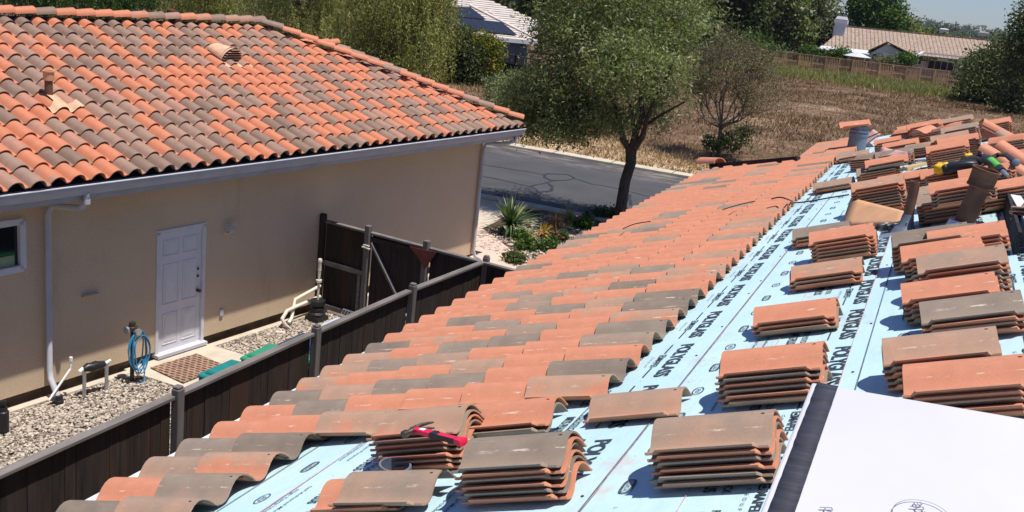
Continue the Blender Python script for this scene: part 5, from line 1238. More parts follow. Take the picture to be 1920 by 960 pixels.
# --- weeping pepper trees behind the neighbour's house
def pepper(px, Y, hw, top, seed, label, mat=L_PEPPER, n=26000, leaf=.17, drop=1.5, cl=.3, base_py=None):
    X0 = at(px, 60, Y)[0]; t = empty('pepper_tree', (X0, Y, 0), label, 'tree', 'weeping trees behind the tiled house')
    mb = MB(); rg = np.random.default_rng(seed); mb.tube([(X0, Y, 0), (X0 + .1, Y, 1.3), (X0 + .3, Y, 2.6)], [.38, .30, .28], 10)
    for k in range(6):
        a = k * 1.05 + seed; mb.tube([(X0 + .3, Y, 2.4), (X0 + .3 + math.cos(a) * hw * .3, Y + math.sin(a) * hw * .3, top * .55), (X0 + .3 + math.cos(a) * hw * .62, Y + math.sin(a) * hw * .62, top * .78)], [.17, .11, .05], 7)
    mb.build('trunk', M_BARK, t, smooth=True)
    blobs = [(X0, Y, top * .52, hw * .85, hw * .8, top * .46), (X0 - hw * .5, Y - 1, 2.4, hw * .5, hw * .5, 2.2), (X0 + hw * .5, Y - 1, 2.2, hw * .5, hw * .5, 2.0), (X0, Y - 1.6, 2.2, hw * .5, hw * .4, 2.0)]
    for k in range(9):
        a = rg.uniform(0, 6.28); q = rg.uniform(.35, .75); blobs.append((X0 + math.cos(a) * hw * q, Y + math.sin(a) * hw * q, top * rg.uniform(.40, .85), hw * rg.uniform(.25, .42), hw * .35, top * rg.uniform(.14, .22)))
    foliage('crown', blobs, n, leaf, mat, seed, t, clump=cl, per=60, shell=.55, droop=drop, strands=5, aspect=.32)
pepper(745, 54, 3.9, 8.6, 11, 'big weeping pepper tree just left of the pale-roofed house', n=90000, leaf=.17)
pepper(560, 58, 4.4, 9.0, 12, 'weeping pepper tree above the end of the tiled ridge', n=60000)
pepper(380, 60, 4.2, 8.2, 13, 'pepper tree above the red-brown vent of the tiled roof', n=50000)
pepper(235, 57, 3.4, 7.8, 14, 'darker leafy tree behind the middle of the tiled ridge', L_GREEN, 42000, .18, .9)
pepper(90, 56, 3.8, 7.9, 15, 'bright green tree at the top left corner', L_GREEN, 46000, .18, .9)
pepper(-60, 52, 3.2, 7.6, 16, 'green tree cut off by the left picture edge', L_GREEN, 20000, .18, .9)
def bush(name, px, py, Y, rx, ry, n, leaf, mat, seed, label, cat='bush', group=None, more=(), tone=(0, 1.), trunk=True, **kw):
    b = bl(px, py, Y, rx, ry); t = empty(name, (b[0], b[1], 0), label, cat, group)
    foliage('crown', [b] + [bl(*q) for q in more], n, leaf, mat, seed, t, clump=kw.get('clump', leaf * 1.6), per=kw.get('per', 16), shell=kw.get('shell', .5), aspect=.5, tone=tone, droop=kw.get('droop', 0))
    if trunk:
        mb = MB(); mb.tube([(b[0], b[1], 0), (b[0], b[1], max(.3, b[2] * .5)), (b[0] + .1, b[1], max(.5, b[2]))], [.12, .09, .05], 7); mb.build('trunk', M_BARK, t, smooth=True)
    return t
bush('dark_bush', 872, 120, 57, 34, 50, 9000, .17, L_DARK, 21, 'dark green rounded bush right of the pepper tree', more=[(862, 80, 57, 22, 30)])
bush('yellow_bush', 905, 110, 58, 32, 44, 9000, .17, L_YELLOW, 22, 'yellow-green bush before the pale-roofed house', more=[(885, 78, 58, 20, 18), (918, 85, 58, 18, 18)])
bush('hedge_bush', 965, 97, 64, 18, 8, 1200, .16, L_GREEN, 23, 'low green bush seen over the black fence')
bush('shrub', 945, 168, 40, 28, 26, 4200, .12, L_GREY, 24, 'grey-green shrub left of the street tree on the far verge')
bush('shrub', 985, 160, 42, 22, 24, 2600, .13, L_OLIVE, 25, 'olive shrub behind the left side of the street tree')
# --- pale-roofed house with solar panels
EL = np.array([*G(830, 62, 2.8), 2.8]); ER = np.array([*G(1003, 78, 2.8), 2.8]); eh = (ER - EL) / np.linalg.norm(ER - EL); up_h = np.array([-eh[1], eh[0], 0])
if up_h[1] < 0: up_h = -up_h
PB = math.radians(21); ub = up_h * math.cos(PB) + np.array([0, 0, math.sin(PB)]); nb2 = np.cross(eh, ub); nb2 = nb2 if nb2[2] > 0 else -nb2
def onB(px, py, lift=0):
    r = ray(px, py); tt = (nb2 @ (ER + nb2 * lift - CP)) / (nb2 @ r); return CP + r * tt
t = empty('pale_roof_house', tuple(ER * [1, 1, 0]), 'grey house with a pale flat-tile roof and black solar panels at the top', 'house', None)
M_PALE = simple('pale_flat_tile', (.52, .46, .42), .85, .15, var=.12, scale=1.2); M_GREYW = stucco_material('blue_grey_stucco', (.13, .14, .17), (.17, .18, .21))
rt = onB(1010, 42); a0 = (rt - ER) @ eh; mb = MB(); nco = 40
RLEN = 11.5
for i in range(nco):
    v0 = i * .36; v1 = v0 + .40; rr = max(0, (v0) * .0); 
    if v0 > RLEN: break
    # right edge follows the hip seen in the photo
    vv = (rt - ER) @ ub; xr = .35 + (a0 - .35) * min(1, v0 / max(vv, .1)) - max(0, v0 - vv) * 1.0
    A = ER - eh * 7.0 + ub * v0; Bq = ER + eh * xr + ub * v0; Cq = ER + eh * xr + ub * v1; Dq = ER - eh * 7.0 + ub * v1
    mb.hexa([A + nb2 * .0, Bq + nb2 * .0, Cq - nb2 * .05, Dq - nb2 * .05], [A + nb2 * .055, Bq + nb2 * .055, Cq + nb2 * .006, Dq + nb2 * .006])
rfb = mb.build('roof', M_PALE, t)
mb = MB(); mb.hexa([ER - eh * 7.0 + up_h * .5 - [0, 0, 2.8], ER + up_h * .5 - eh * .4 - [0, 0, 2.8], ER + up_h * 9 - eh * .4 - [0, 0, 2.8], ER - eh * 7.0 + up_h * 9 - [0, 0, 2.8]], [ER - eh * 7.0 + up_h * .5 - [0, 0, .1], ER + up_h * .5 - eh * .4 - [0, 0, .1], ER + up_h * 9 - eh * .4 - [0, 0, .1], ER - eh * 7.0 + up_h * 9 - [0, 0, .1]]); mb.build('wall', M_GREYW, t)
mb = MB(); mb.beam(ER - eh * 7.0 - [0, 0, .10], ER + eh * .3 - [0, 0, .10], .12, .20); mb.build('gutter', M_TRIM, t)
mb = MB(); mb.beam(ER - eh * .3 + up_h * .45 - [0, 0, 2.7], ER - eh * .3 + up_h * .45 - [0, 0, .2], .12, .1, up=eh); mb.build('corner_trim', M_TRIM, t)
mb = MB(); mb.beam(onB(881, 9, .09), onB(1000, 69, .09), .22, .07, up=nb2); mb.build('hip_cap', M_PALE, rfb)
g1 = onB(990, 57, .1); g2 = onB(1008, 46, .45); 
mb = MB(); mb.beam(g1, g2, .16, .18); mb.beam(g2, g2 + (g2 - g1) * [.9, .9, -1.], .16, .18); mb.build('dormer_trim', M_TRIM, rfb)
mb = MB(); mb.add([g1, g2, g2 + (g2 - g1) * [.9, .9, -1.], g1 - [0, 0, .4], g1 - [0, 0, .4] + (g2 - g1) * [1.9, 1.9, 0]], [[0, 1, 2, 4, 3]]); mb.build('dormer_wall', M_GREYW, rfb)
mb = MB()
for (x, y) in ((919, 25), (961, 30)):
    p = onB(x, y, .06); mb.lathe(p, nb2, [(0, .22), (.12, .17), (.20, .001)], 10)
mb.build('roof_vent', M_PALE, rfb, smooth=True)
PQ = [onB(836, 11, .16), onB(882, 13, .16), onB(912, 36, .16), onB(941, 41, .16), onB(970, 65, .16), onB(855, 54, .16)]
def quadlerp(a, b, c, d, u_, v_): return (a * (1 - u_) + b * u_) * (1 - v_) + (d * (1 - u_) + c * u_) * v_
def panelset(a, b, c, d, nu, nv):
    for i in range(nu):
        for j in range(nv):
            e = .012; q = [quadlerp(a, b, c, d, (i + e) / nu, (j + e) / nv), quadlerp(a, b, c, d, (i + 1 - e) / nu, (j + e) / nv), quadlerp(a, b, c, d, (i + 1 - e) / nu, (j + 1 - e) / nv), quadlerp(a, b, c, d, (i + e) / nu, (j + 1 - e) / nv)]
            m3 = MB(); m3.hexa([p - nb2 * .045 for p in q], q); m3.build('solar_panel', M_SOLAR, rfb)
panelset(onB(836, 11, .16), onB(882, 13, .16), onB(912, 36, .16), onB(848, 30, .16), 3, 1)
panelset(onB(848, 31, .16), onB(941, 41, .16), onB(970, 65, .16), onB(858, 53, .16), 6, 1)
# black fence in front of it
t = empty('black_fence', tuple(np.array([*G(960, 115), 0])), 'black lattice-topped fence before the pale-roofed house', 'fence')
F0 = at(925, 118, 62.5); F0[2] = 0; F1 = at(1010, 118, 60.5); F1[2] = 0; fd = (F1 - F0) / np.linalg.norm(F1 - F0); FL = np.linalg.norm(F1 - F0)
mb = MB(); mb.beam(F0 + [0, 0, .65], F1 + [0, 0, .65], .04, 1.3); mb.build('boards', M_BLACK, t)
for k in range(3): mb = MB(); mb.beam(F0 + fd * FL * k / 2, F0 + fd * FL * k / 2 + [0, 0, 1.95], .12, .12, up=fd); mb.build('post', M_WOODD, t)
mb = MB(); mb.beam(F0 + [0, 0, 1.85], F1 + [0, 0, 1.85], .08, .08); mb.beam(F0 + [0, 0, 1.36], F1 + [0, 0, 1.36], .08, .08); mb.build('lattice_rail', M_WOODG, t)
mb = MB()
for k in range(26): x_ = FL * (k + .5) / 26; mb.beam(F0 + fd * x_ + [0, 0, 1.38], F0 + fd * x_ + [0, 0, 1.84], .012, .06, up=fd)
mb.build('lattice', M_WOODG, t)

# --- far brown fence
def gp_(px, py, z=0): return np.array([*G(px, py, z), z])
t = empty('brown_fence', tuple(gp_(1600, 135)), 'long brown board fence of alternating panels across the dry field', 'fence')
fa, fb = gp_(1398, 121), gp_(1905, 183); fdir = (fb - fa) / np.linalg.norm(fb - fa); fl_ = np.linalg.norm(fb - fa); fn = np.array([fdir[1], -fdir[0], 0]); npan = 20; FHH = 2.0
for k in range(npan):
    a = fa + fdir * fl_ * k / npan; b = fa + fdir * fl_ * (k + 1) / npan; front = k % 2 == 0; o_ = fn * (.05 if front else -.05)
    if k in (8, 9): a = a + fn * .02
    mb = MB(); nn_ = 16
    for j in range(nn_):
        p = a + (b - a) * (j + .04) / nn_; q = a + (b - a) * (j + .96) / nn_; mb.beam(p + o_ + [0, 0, FHH / 2], q + o_ + [0, 0, FHH / 2 + (.01 if j % 3 else -.01)], .025, FHH)
    mb.build('board_panel', M_WOODB, t)
    if not front:
        mb = MB()
        for z in (.45, 1.1, 1.9): mb.beam(a + [0, 0, z], b + [0, 0, z], .06, .14)
        mb.build('panel_rails', M_WOODB, t)
    mb = MB(); mb.beam(a + fn * .02, a + fn * .02 + [0, 0, FHH + .08], .13, .13, up=fdir); mb.build('post', M_WOODB, t)
mb = MB(); mb.beam(fa + [0, 0, FHH + .03], fb + [0, 0, FHH + .03], .16, .05); mb.build('cap_board', M_WOODB, t)
t = empty('grey_fence', tuple(gp_(1335, 122)), 'short dark weathered fence stepping down beside the dark trees', 'fence')
mb = MB(); ga, gb = gp_(1300, 122), fa + np.array([0, 0, 0]); gd = gb - ga
for j in range(40): p = ga + gd * j / 40; q = ga + gd * (j + .93) / 40; mb.beam(p + [0, 0, .9], q + [0, 0, .9], .03, 1.8)
mb.build('boards', M_WOODD, t); mb = MB(); mb.beam(ga + [0, 0, 1.85], gb + [0, 0, 1.85], .15, .10); mb.build('top_rail', M_WOODG, t)

# --- long tiled house behind the far fence
def far_roof_material():
    m_, nt, b = newmat('far_roof_tiles', .85, .15); tc = nt.nodes.new('ShaderNodeTexCoord'); w1 = nt.nodes.new('ShaderNodeTexWave'); mp = nt.nodes.new('ShaderNodeMapping'); mp.inputs['Rotation'].default_value = (0, 0, -.16)
    nt.links.new(tc.outputs['Object'], mp.inputs[0]); nt.links.new(mp.outputs[0], w1.inputs[0]); w1.inputs['Scale'].default_value = .62; w1.bands_direction = 'X'
    w2 = nt.nodes.new('ShaderNodeTexWave'); nt.links.new(mp.outputs[0], w2.inputs[0]); w2.bands_direction = 'Z'; w2.inputs['Scale'].default_value = 1.6; w2.wave_profile = 'SAW'
    n1 = noise(nt, 2.6, 4, tc.outputs['Object']); base = ramp(nt, n1, [(.3, (.25, .185, .14)), (.5, (.36, .27, .21)), (.7, (.47, .36, .28))])
    nt.links.new(base, b.inputs['Base Color']); h = math_(nt, 'ADD', w1.outputs['Fac'], math_(nt, 'MULTIPLY', w2.outputs['Fac'], .5)); nt.links.new(bump(nt, h, 1., .16), b.inputs['Normal']); return m_
M_FROOF = far_roof_material()
t = empty('long_tiled_house', (at(1700, 100, 148)[0], 148, 0), 'long single-storey house with tan barrel-tile roof and white chimney beyond the field', 'house')
rl, rr = at(1584, 50, 151), at(1884, 79, 156); el, er, em = at(1536, 91, 142), at(1900, 122, 148), at(1730, 104, 145)
mb = MB(); mb.poly([el, em, er, rr, rl], (0, 0, .12)); back_l = rl * 2 - el; back_r = rr * 2 - er; back_l[2] = el[2]; back_r[2] = er[2]; mb.add([rl, rr, back_r, back_l], [[0, 1, 2, 3]]); mb.add([el, rl, back_l], [[0, 1, 2]]); lroof = mb.build('roof', M_FROOF, t)
mb = MB(); n = 62
for k in range(n): a = rl + (rr - rl) * k / n; b = rl + (rr - rl) * (k + .85) / n; mb.beam(a + [0, 0, .05], b + [0, 0, .09], .3, .14)
mb.build('ridge_cap', M_FROOF, lroof)
def wallbox(mb, p0, p1, ztop, depth=5):
    a = np.array([p0[0], p0[1], 0]); b = np.array([p1[0], p1[1], 0]); d = np.array([0, depth, 0.]); mb.hexa([a - [0, 0, .6], b - [0, 0, .6], b + d - [0, 0, .6], a + d - [0, 0, .6]], [a + [0, 0, ztop], b + [0, 0, ztop], b + d + [0, 0, ztop], a + d + [0, 0, ztop]])
mb = MB(); wallbox(mb, at(1545, 100, 143.2), at(1890, 120, 148.8), 1.95, 8); wallbox(mb, at(1730, 100, 146.2), at(1884, 112, 149), 2.45, 6); mb.build('wall', M_STUCCO2, t)
def gable(apx, lpx, rpx, Y, depth, z0=-.5):
    A, Lp, Rp = at(*apx, Y), at(*lpx, Y), at(*rpx, Y); m1 = MB(); m1.poly([A - [0, 0, .15], Lp + [.4, 0, -.15], np.array([Lp[0] + .4, Y, z0]), np.array([Rp[0] - .4, Y, z0]), Rp + [-.4, 0, -.15]], (0, -.3, 0)); m1.build('gable_wall', M_STUCCO2, t)
    m1 = MB(); d = np.array([0, depth, 0.])
    for p, q in ((A, Lp), (A, Rp)):
        qq = q - [0, .5, 0]; pp = p - [0, .5, 0]; m1.hexa([qq, pp, pp + d, qq + d], [qq + [0, 0, .16], pp + [0, 0, .16], pp + d + [0, 0, .16], qq + d + [0, 0, .16]])
    m1.build('gable_roof', M_FROOF, lroof)
gable((1664, 80), (1628, 96), (1716, 106), 140.5, 7)
gable((1838, 97), (1806, 111), (1880, 115), 143.0, 6)
mb = MB(); mb.beam(at(1716, 107, 141), at(1731, 98, 143.8), .3, .25); mb.beam(at(1731, 99, 143.8), at(1808, 107, 145), .25, .22); mb.build('white_fascia', M_TRIM, t)
mb = MB(); mb.beam(at(1540, 91, 141.8), at(1628, 97, 142.2), .2, .22); mb.build('eave_trim', M_TRIM, t)
def fwin(x0, y0, x1, y1, Y, nm='window', k=4):
    a, b = at(x0, y0, Y), at(x1, y0 + (x1 - x0) * .11, Y); hz = at(x0, y0, Y)[2] - at(x0, y1, Y)[2]; f = MB(); f.hexa([a - [0, 0, hz], b - [0, 0, hz], b + [0, .1, -hz], a + [0, .1, -hz]], [a, b, b + [0, .1, 0], a + [0, .1, 0]]); wo_ = f.build(nm, M_GLASS, t)
    f = MB()
    for i in range(k + 1): p = a + (b - a) * i / k; f.beam(p - [0, .03, hz], p - [0, .03, 0], .09, .06, up=(1, 0, 0))
    f.beam(a - [0, .03, 0], b - [0, .03, 0], .06, .09); f.build('frame', M_TRIMG, wo_)
fwin(1742, 112, 1790, 128, 145.9); fwin(1651, 103, 1675, 112, 140.0, k=2); fwin(1636, 100, 1645, 111, 140.0, k=1)
cb = at(1572, 72, 148); mb = MB(); ct0 = at(1575, 33, 148); cz0 = cb[2] - .6; cz1 = at(1575, 44, 148)[2]
mb.hexa([(cb[0] - .85, 147.4, cz0), (cb[0] + .75, 147.4, cz0), (cb[0] + .75, 148.8, cz0), (cb[0] - .85, 148.8, cz0)], [(cb[0] - .75, 147.4, cz1), (cb[0] + .70, 147.4, cz1), (cb[0] + .70, 148.7, cz1), (cb[0] - .75, 148.7, cz1)])
mb.hexa([(cb[0] - .9, 147.3, cz1), (cb[0] + .85, 147.3, cz1), (cb[0] + .85, 148.9, cz1), (cb[0] - .9, 148.9, cz1)], [(cb[0] - .9, 147.3, cz1 + .5), (cb[0] + .85, 147.3, cz1 + .5), (cb[0] + .85, 148.9, cz1 + .5), (cb[0] - .9, 148.9, cz1 + .5)])
mb.hexa([(cb[0] - .8, 147.35, cz1 + .55), (cb[0] + .75, 147.35, cz1 + .55), (cb[0] + .75, 148.8, cz1 + .55), (cb[0] - .8, 148.8, cz1 + .55)], [(cb[0] - .6, 147.5, cz1 + .95), (cb[0] + .55, 147.5, cz1 + .95), (cb[0] + .55, 148.6, cz1 + .95), (cb[0] - .6, 148.6, cz1 + .95)])
mb.build('chimney', M_TRIM, lroof)
# patio cover and umbrella
t = empty('patio_cover', (at(1580, 100, 139)[0], 139, 0), 'low white patio cover on posts left of the market umbrella', 'patio cover')
pa, pb_ = at(1533, 93, 138.5), at(1629, 103, 139.5); mb = MB(); d = np.array([0, 3.2, .35]); mb.hexa([pa, pb_, pb_ + d, pa + d], [pa + [0, 0, .14], pb_ + [0, 0, .14], pb_ + d + [0, 0, .14], pa + d + [0, 0, .14]]); mb.build('canopy', M_TRIM, t)
for k in range(4): p = pa + (pb_ - pa) * (k + .1) / 3.3; mb = MB(); mb.beam((p[0], p[1] + .1, -.3), (p[0], p[1] + .1, p[2]), .12, .12, up=(1, 0, 0)); mb.build('post', M_TRIM, t)
t = empty('market_umbrella', (at(1608, 104, 137)[0], 137, 0), 'open white market umbrella behind the brown fence', 'umbrella')
uc = at(1609, 97, 137); ue = at(1609, 110, 137); mb = MB(); r_ = 1.75
V = [uc] + [np.array([uc[0] + math.cos(k * math.pi / 4) * r_, 137 + math.sin(k * math.pi / 4) * r_, ue[2] + .25]) for k in range(8)]; mb.add(V, [[0, 1 + k, 1 + (k + 1) % 8] for k in range(8)] + [[1 + (k + 1) % 8, 1 + k, 0] for k in range(0)]); u_o = mb.build('canopy', M_WHITEB, t); sd = u_o.modifiers.new('s', 'SOLIDIFY'); sd.thickness = .02
mb = MB(); mb.tube([(uc[0], 137, 0), tuple(uc)], .03, 6); mb.build('pole', M_STEEL, t)

# --- trees beyond the far fence
def ftree(px, Y, hw, top, seed, mat, label, n=9000, leaf=.55, base=0.0, shell=.45, drop=0, cl=.8, name='far_tree', low=.15):
    X0 = at(px, 60, Y)[0]; t = empty(name, (X0, Y, base), label, 'tree', 'trees beyond the dry field'); rg = np.random.default_rng(seed)
    mb = MB(); mb.tube([(X0, Y, base), (X0, Y, base + top * .3), (X0 + .2, Y, base + top * .7)], [.35, .25, .1], 8); mb.build('trunk', M_BARK, t, smooth=True)
    blobs = [(X0, Y, base + top * (.5 + low / 2), hw * .75, hw * .75, top * (.5 - low / 2) * .85)]
    for k in range(8):
        a = rg.uniform(0, 6.28); q = rg.uniform(.3, .7); blobs.append((X0 + math.cos(a) * hw * q, Y + math.sin(a) * hw * q, base + top * rg.uniform(low + .12, .86), hw * rg.uniform(.28, .45), hw * .4, top * rg.uniform(.1, .18)))
    foliage('crown', blobs, n, leaf, mat, seed, t, clump=cl, per=22, shell=shell, droop=drop, aspect=.6)
ftree(1290, 138, 7.5, 15, 31, L_DARK, 'dark tree behind the right side of the street tree', 12000)
ftree(1350, 140, 5.2, 14, 32, L_DARK, 'very dark dense tree at the end of the brown fence', 13000, .5)
ftree(1405, 142, 5.5, 13.5, 33, L_DARK, 'dark bushy tree left of the grey willow', 14000, .5)
ftree(1455, 146, 4.6, 12, 34, L_OLIVE, 'olive-toned tree between the dark tree and the willow', 9000, .5)
ftree(1500, 150, 4.2, 11.5, 35, L_GREY, 'grey-green willow left of the white chimney', 11000, .45, drop=1.5)
ftree(1545, 156, 3.2, 7.2, 36, L_PURPLE, 'dark purple-leaved tree beside the white chimney', 5000, .45, name='purple_tree')
ftree(1528, 175, 3.4, 9.0, 37, L_OLIVE, 'rounded olive tree behind the purple one', 4500, .5)
ftree(1628, 178, 3.6, 13.5, 38, L_GREEN, 'tall bright green tree left of the pair behind the long roof', 9000, .5)
ftree(1662, 180, 3.4, 13.0, 39, L_GREEN, 'tall bright green tree right of the pair behind the long roof', 8500, .5)
ftree(1692, 186, 2.8, 9.6, 40, L_OLIVE, 'shorter rounded tree right of the two tall green ones', 4500, .5)
ftree(1737, 200, 2.6, 6.9, 41, L_YELLOW, 'low yellow-green tree just above the long roof ridge', 2500, .45)
ftree(1420, 128, 3.0, 3.2, 42, L_GREEN, 'leafy green bush rising over the left end of the brown fence', 3500, .35, low=.0)
ftree(1220, 110, 6.5, 11.5, 43, L_OLIVE, 'large tree hidden behind the street tree crown', 7000, .5)
ftree(1080, 118, 6.0, 13, 44, L_DARK, 'dark tree behind the top of the street tree', 6000, .5)
ftree(1015, 96, 3.4, 11, 45, L_DARK, 'dark tree right of the solar panelled roof', 7000, .45)
ftree(905, 112, 5.5, 15.5, 46, L_DARK, 'dark tree above the pale roof ridge', 5000, .5)
for i, (px, py, rx, ry, lab) in enumerate(((1575, 100, 15, 6, 'green shrub under the patio cover'), (1668, 116, 18, 8, 'green shrub below the first gable window'), (1700, 112, 14, 9, 'grey-green shrub right of the gable window'), (1815, 122, 14, 7, 'low shrub right of the four-pane window'), (1520, 96, 16, 9, 'leafy shrub behind the fence by the willow'))):
    bush('garden_shrub', px, py, 138.2, rx, ry, 1500, .3, L_GREEN if i % 2 == 0 else L_GREY, 50 + i, lab, 'shrub', 'shrubs behind the brown fence', clump=.4)
# right side shrubs
bush('big_shrub', 1858, 150, 108, 48, 50, 15000, .30, L_DARK, 61, 'large dark green shrub at the right end of the brown fence', more=[(1830, 170, 107, 30, 28), (1880, 110, 109, 34, 34), (1885, 170, 108, 26, 34)], clump=.5, tone=(.15, 1.))
bush('dark_tree', 1915, 130, 100, 26, 105, 9000, .30, L_DARK, 62, 'very dark tree at the right picture edge', 'tree', more=[(1935, 60, 100, 30, 50)], clump=.5)
# --- rolling wooded hills
def hill(name, Y, prof, depth, mat, seed, step=60):
    rg = np.random.default_rng(seed); n = 160; xs = np.linspace(-2400, 2400, n) * Y / 1500 + 0; V = []; rows = 9
    pr_ = np.array(prof, float)
    for j in range(rows):
        v = j / (rows - 1)
        for i, x in enumerate(xs):
            ang = x / Y; h = np.interp(ang, pr_[:, 0], pr_[:, 1]) * Y
            z = -2 + (h + 2) * math.sin(v * math.pi / 2) ** 1.2 + rg.normal() * h * .02
            V.append((x, Y + v * depth, z))
    F = [[j * n + i, j * n + i + 1, (j + 1) * n + i + 1, (j + 1) * n + i] for j in range(rows - 1) for i in range(n - 1)]
    o = link(name, mesh_np(name, V, F, smooth=True), None, mat); tag(o, kind='structure'); return xs
def angx(px): 
    r = ray(px, 50); return r[0] / r[1]
def angz(px, py):
    r = ray(px, py); return r[2] / r[1]
def profile(pts): return [(-1.6, .012)] + [(angx(px), angz(px, py) ) for px, py in pts] + [(.6, .012)]
H1 = profile([(1300, 2), (1480, 12), (1540, 16), (1570, 12), (1600, 20), (1640, 34), (1700, 30), (1730, 27), (1760, 36), (1800, 40), (1840, 47), (1870, 52), (1920, 60)])
hill('hill', 1500, [(a, max(b, .001)) for a, b in H1], 500, M_HILL, 3)
H2 = profile([(1300, 25), (1500, 30), (1600, 40), (1700, 50), (1760, 52), (1850, 66), (1920, 72)])
hill('near_hill', 620, [(a, max(b + .002, .001)) for a, b in H2], 260, M_HILL, 4)
def woods(name, Y0_, Y1_, x0, x1, n, hmin, hmax, prof, mat, seed, Yref):
    rg = np.random.default_rng(seed); pr_ = np.array(prof); bl_ = []
    for k in range(n):
        Y = rg.uniform(Y0_, Y1_); px = rg.uniform(x0, x1); ang = angx(px); X_ = ang * Y
        v = np.clip((Y - Yref) / (500 if Yref > 1000 else 260), 0, 1) if Yref else 0
        h0 = (-2 + (max(np.interp(ang, pr_[:, 0], pr_[:, 1]), .001) * (Yref or 1) + 2) * math.sin(v * math.pi / 2) ** 1.2) if Yref else 0
        r_ = rg.uniform(hmin, hmax); bl_.append((X_, Y, h0 + r_ * .6, r_ * rg.uniform(.7, 1.3), r_, r_ * rg.uniform(.7, 1.2)))
    o = foliage(name, bl_, n * 60, hmax * .28, mat, seed, clump=hmax * .18, per=6, shell=.7, aspect=.8); tag(o, kind='stuff'); return o
woods('hill_woods', 1550, 2000, 1250, 1960, 420, 3, 8, [(a, max(b, .001)) for a, b in H1], L_DARK, 71, 1500)
woods('near_woods', 640, 880, 1200, 1980, 330, 2.5, 5, [(a, max(b + .002, .001)) for a, b in H2], L_DARK, 72, 620)
woods('valley_woods', 260, 560, 1180, 1990, 260, 2.0, 3.8, [(0, 0), (1, 0)], L_DARK, 73, 0)
woods('left_woods', 150, 420, 200, 1300, 160, 5, 9, [(0, 0), (1, 0)], L_DARK, 74, 0)
# a few distant houses
random.seed(12)
for i, (px, py, Y, ww, hh_, cm, lab) in enumerate(((1592, 42, 330, 6, 1.4, 'r', 'distant house with a pink roof above the long house chimney'), (1770, 57, 520, 4, .9, 'w', 'distant white house in the wooded valley'), (1850, 64, 560, 8, .9, 'p', 'distant low pink house near the right hills'), (1580, 29, 640, 7, 2.2, 'w', 'distant white house on the left hill slope'), (1845, 49, 1450, 7, 1.8, 'p', 'tiny far house on the hill crest'))):
    p = at(px, py, Y); t = empty('distant_house', tuple(p), lab, 'house', 'distant houses on the hills'); z0 = p[2] - hh_ * .5
    mb = MB(); mb.box((p[0], Y, z0 + hh_ * .2), (ww, ww * .6, hh_ * 1.6)); mb.build('wall', M_STUCCO2, t)
    mb = MB(); zt = z0 + hh_; a = ww * .54; b = ww * .33; mb.add([(p[0] - a, Y - b, zt), (p[0] + a, Y - b, zt), (p[0] + a, Y + b, zt), (p[0] - a, Y + b, zt), (p[0] - a * .6, Y, zt + hh_ * .5), (p[0] + a * .6, Y, zt + hh_ * .5)], [[0, 1, 5, 4], [1, 2, 5], [2, 3, 4, 5], [3, 0, 4]]); mb.build('roof', M_FROOF if cm != 'w' else M_PALE, t)

# --- field vegetation
def blades(name, n, area, hgt, wd, mat, seed, tone=(0, 1), lean=.35, z0=0.02):
    rng = np.random.default_rng(seed); x, y = area(rng, n); n = len(x); h = hgt[0] + (hgt[1] - hgt[0]) * rng.random(n) ** 1.5; a = rng.uniform(0, 6.28, n); w2 = rng.uniform(wd[0], wd[1], n)
    lx = rng.normal(size=n) * lean * h; ly = rng.normal(size=n) * lean * h; ca, sa = np.cos(a) * w2 / 2, np.sin(a) * w2 / 2
    V = np.stack([np.stack([x - ca, y - sa, np.full(n, z0)], 1), np.stack([x + ca, y + sa, np.full(n, z0)], 1), np.stack([x + lx, y + ly, z0 + h], 1)], 1).reshape(-1, 3)
    tt = np.repeat(np.clip(tone[0] + (tone[1] - tone[0]) * rng.beta(2, 2, n), 0, 1), 3)
    o = link(name, mesh_np(name, V, np.arange(n * 3).reshape(-1, 3), col=np.stack([tt] * 4, 1)), None, mat); tag(o, kind='stuff'); return o
def area_px(x0, x1, y0, y1, patch=None, clumpn=0):
    c0 = [G(x0, y1), G(x1, y1 + 0), G(x0, y0), G(x1, y0)]
    def f(rng, n):
        px = rng.uniform(x0, x1, n * 2); py = rng.uniform(y0, y1, n * 2) + (px - x0) * .11
        P = [G(a, b) for a, b in zip(px, py) if b > 480 - 508 + .1107 * (a - 960) + 60]
        P = np.array(P)[:n]; return P[:, 0], P[:, 1]
    return f
def rect_area(x0, x1, y0, y1, freq=.35, th=.0):
    def f(rng, n):
        x = rng.uniform(x0, x1, n * 3); y = y0 + (y1 - y0) * rng.random(n * 3) ** 1.0; v = (np.sin(x * freq + np.sin(y * freq * .7) * 2) * np.cos(y * freq * .9 + x * .5) + np.sin(x * 1.7 + y * .9) * np.sin(y * 1.3 - x * .6)) * .5 + rng.normal(size=n * 3) * .6
        k = v > th; return x[k][:n], y[k][:n]
    return f
blades('dry_weeds', 80000, rect_area(-32, 12, 44, 112, .5, -.1), (.08, .30), (.03, .08), L_DRY, 81, (.0, .50), .6)
blades('straw_tufts', 26000, rect_area(-32, 12, 44, 112, .33, .55), (.08, .34), (.03, .08), L_DRY, 86, (.5, 1.), .6)
blades('straw_grass', 26000, rect_area(-24, 4, 37.7, 46, .9, -.4), (.05, .22), (.02, .06), L_DRY, 82, (.35, 1.), .6, .05)
blades('verge_straw_left', 9000, rect_area(-34, -18, 40, 62, .9, -.4), (.08, .4), (.02, .06), L_DRY, 83, (.3, 1.), .5)
blades('green_weeds', 34000, rect_area(-24, 9, 108, 134, .25, -.2), (.25, .85), (.06, .16), L_WEED, 84, (.0, .9), .35)
blades('straw_by_fence', 9000, rect_area(-20, 12, 103, 112, .4, .0), (.1, .4), (.05, .12), L_DRY, 85, (.5, 1.), .5)

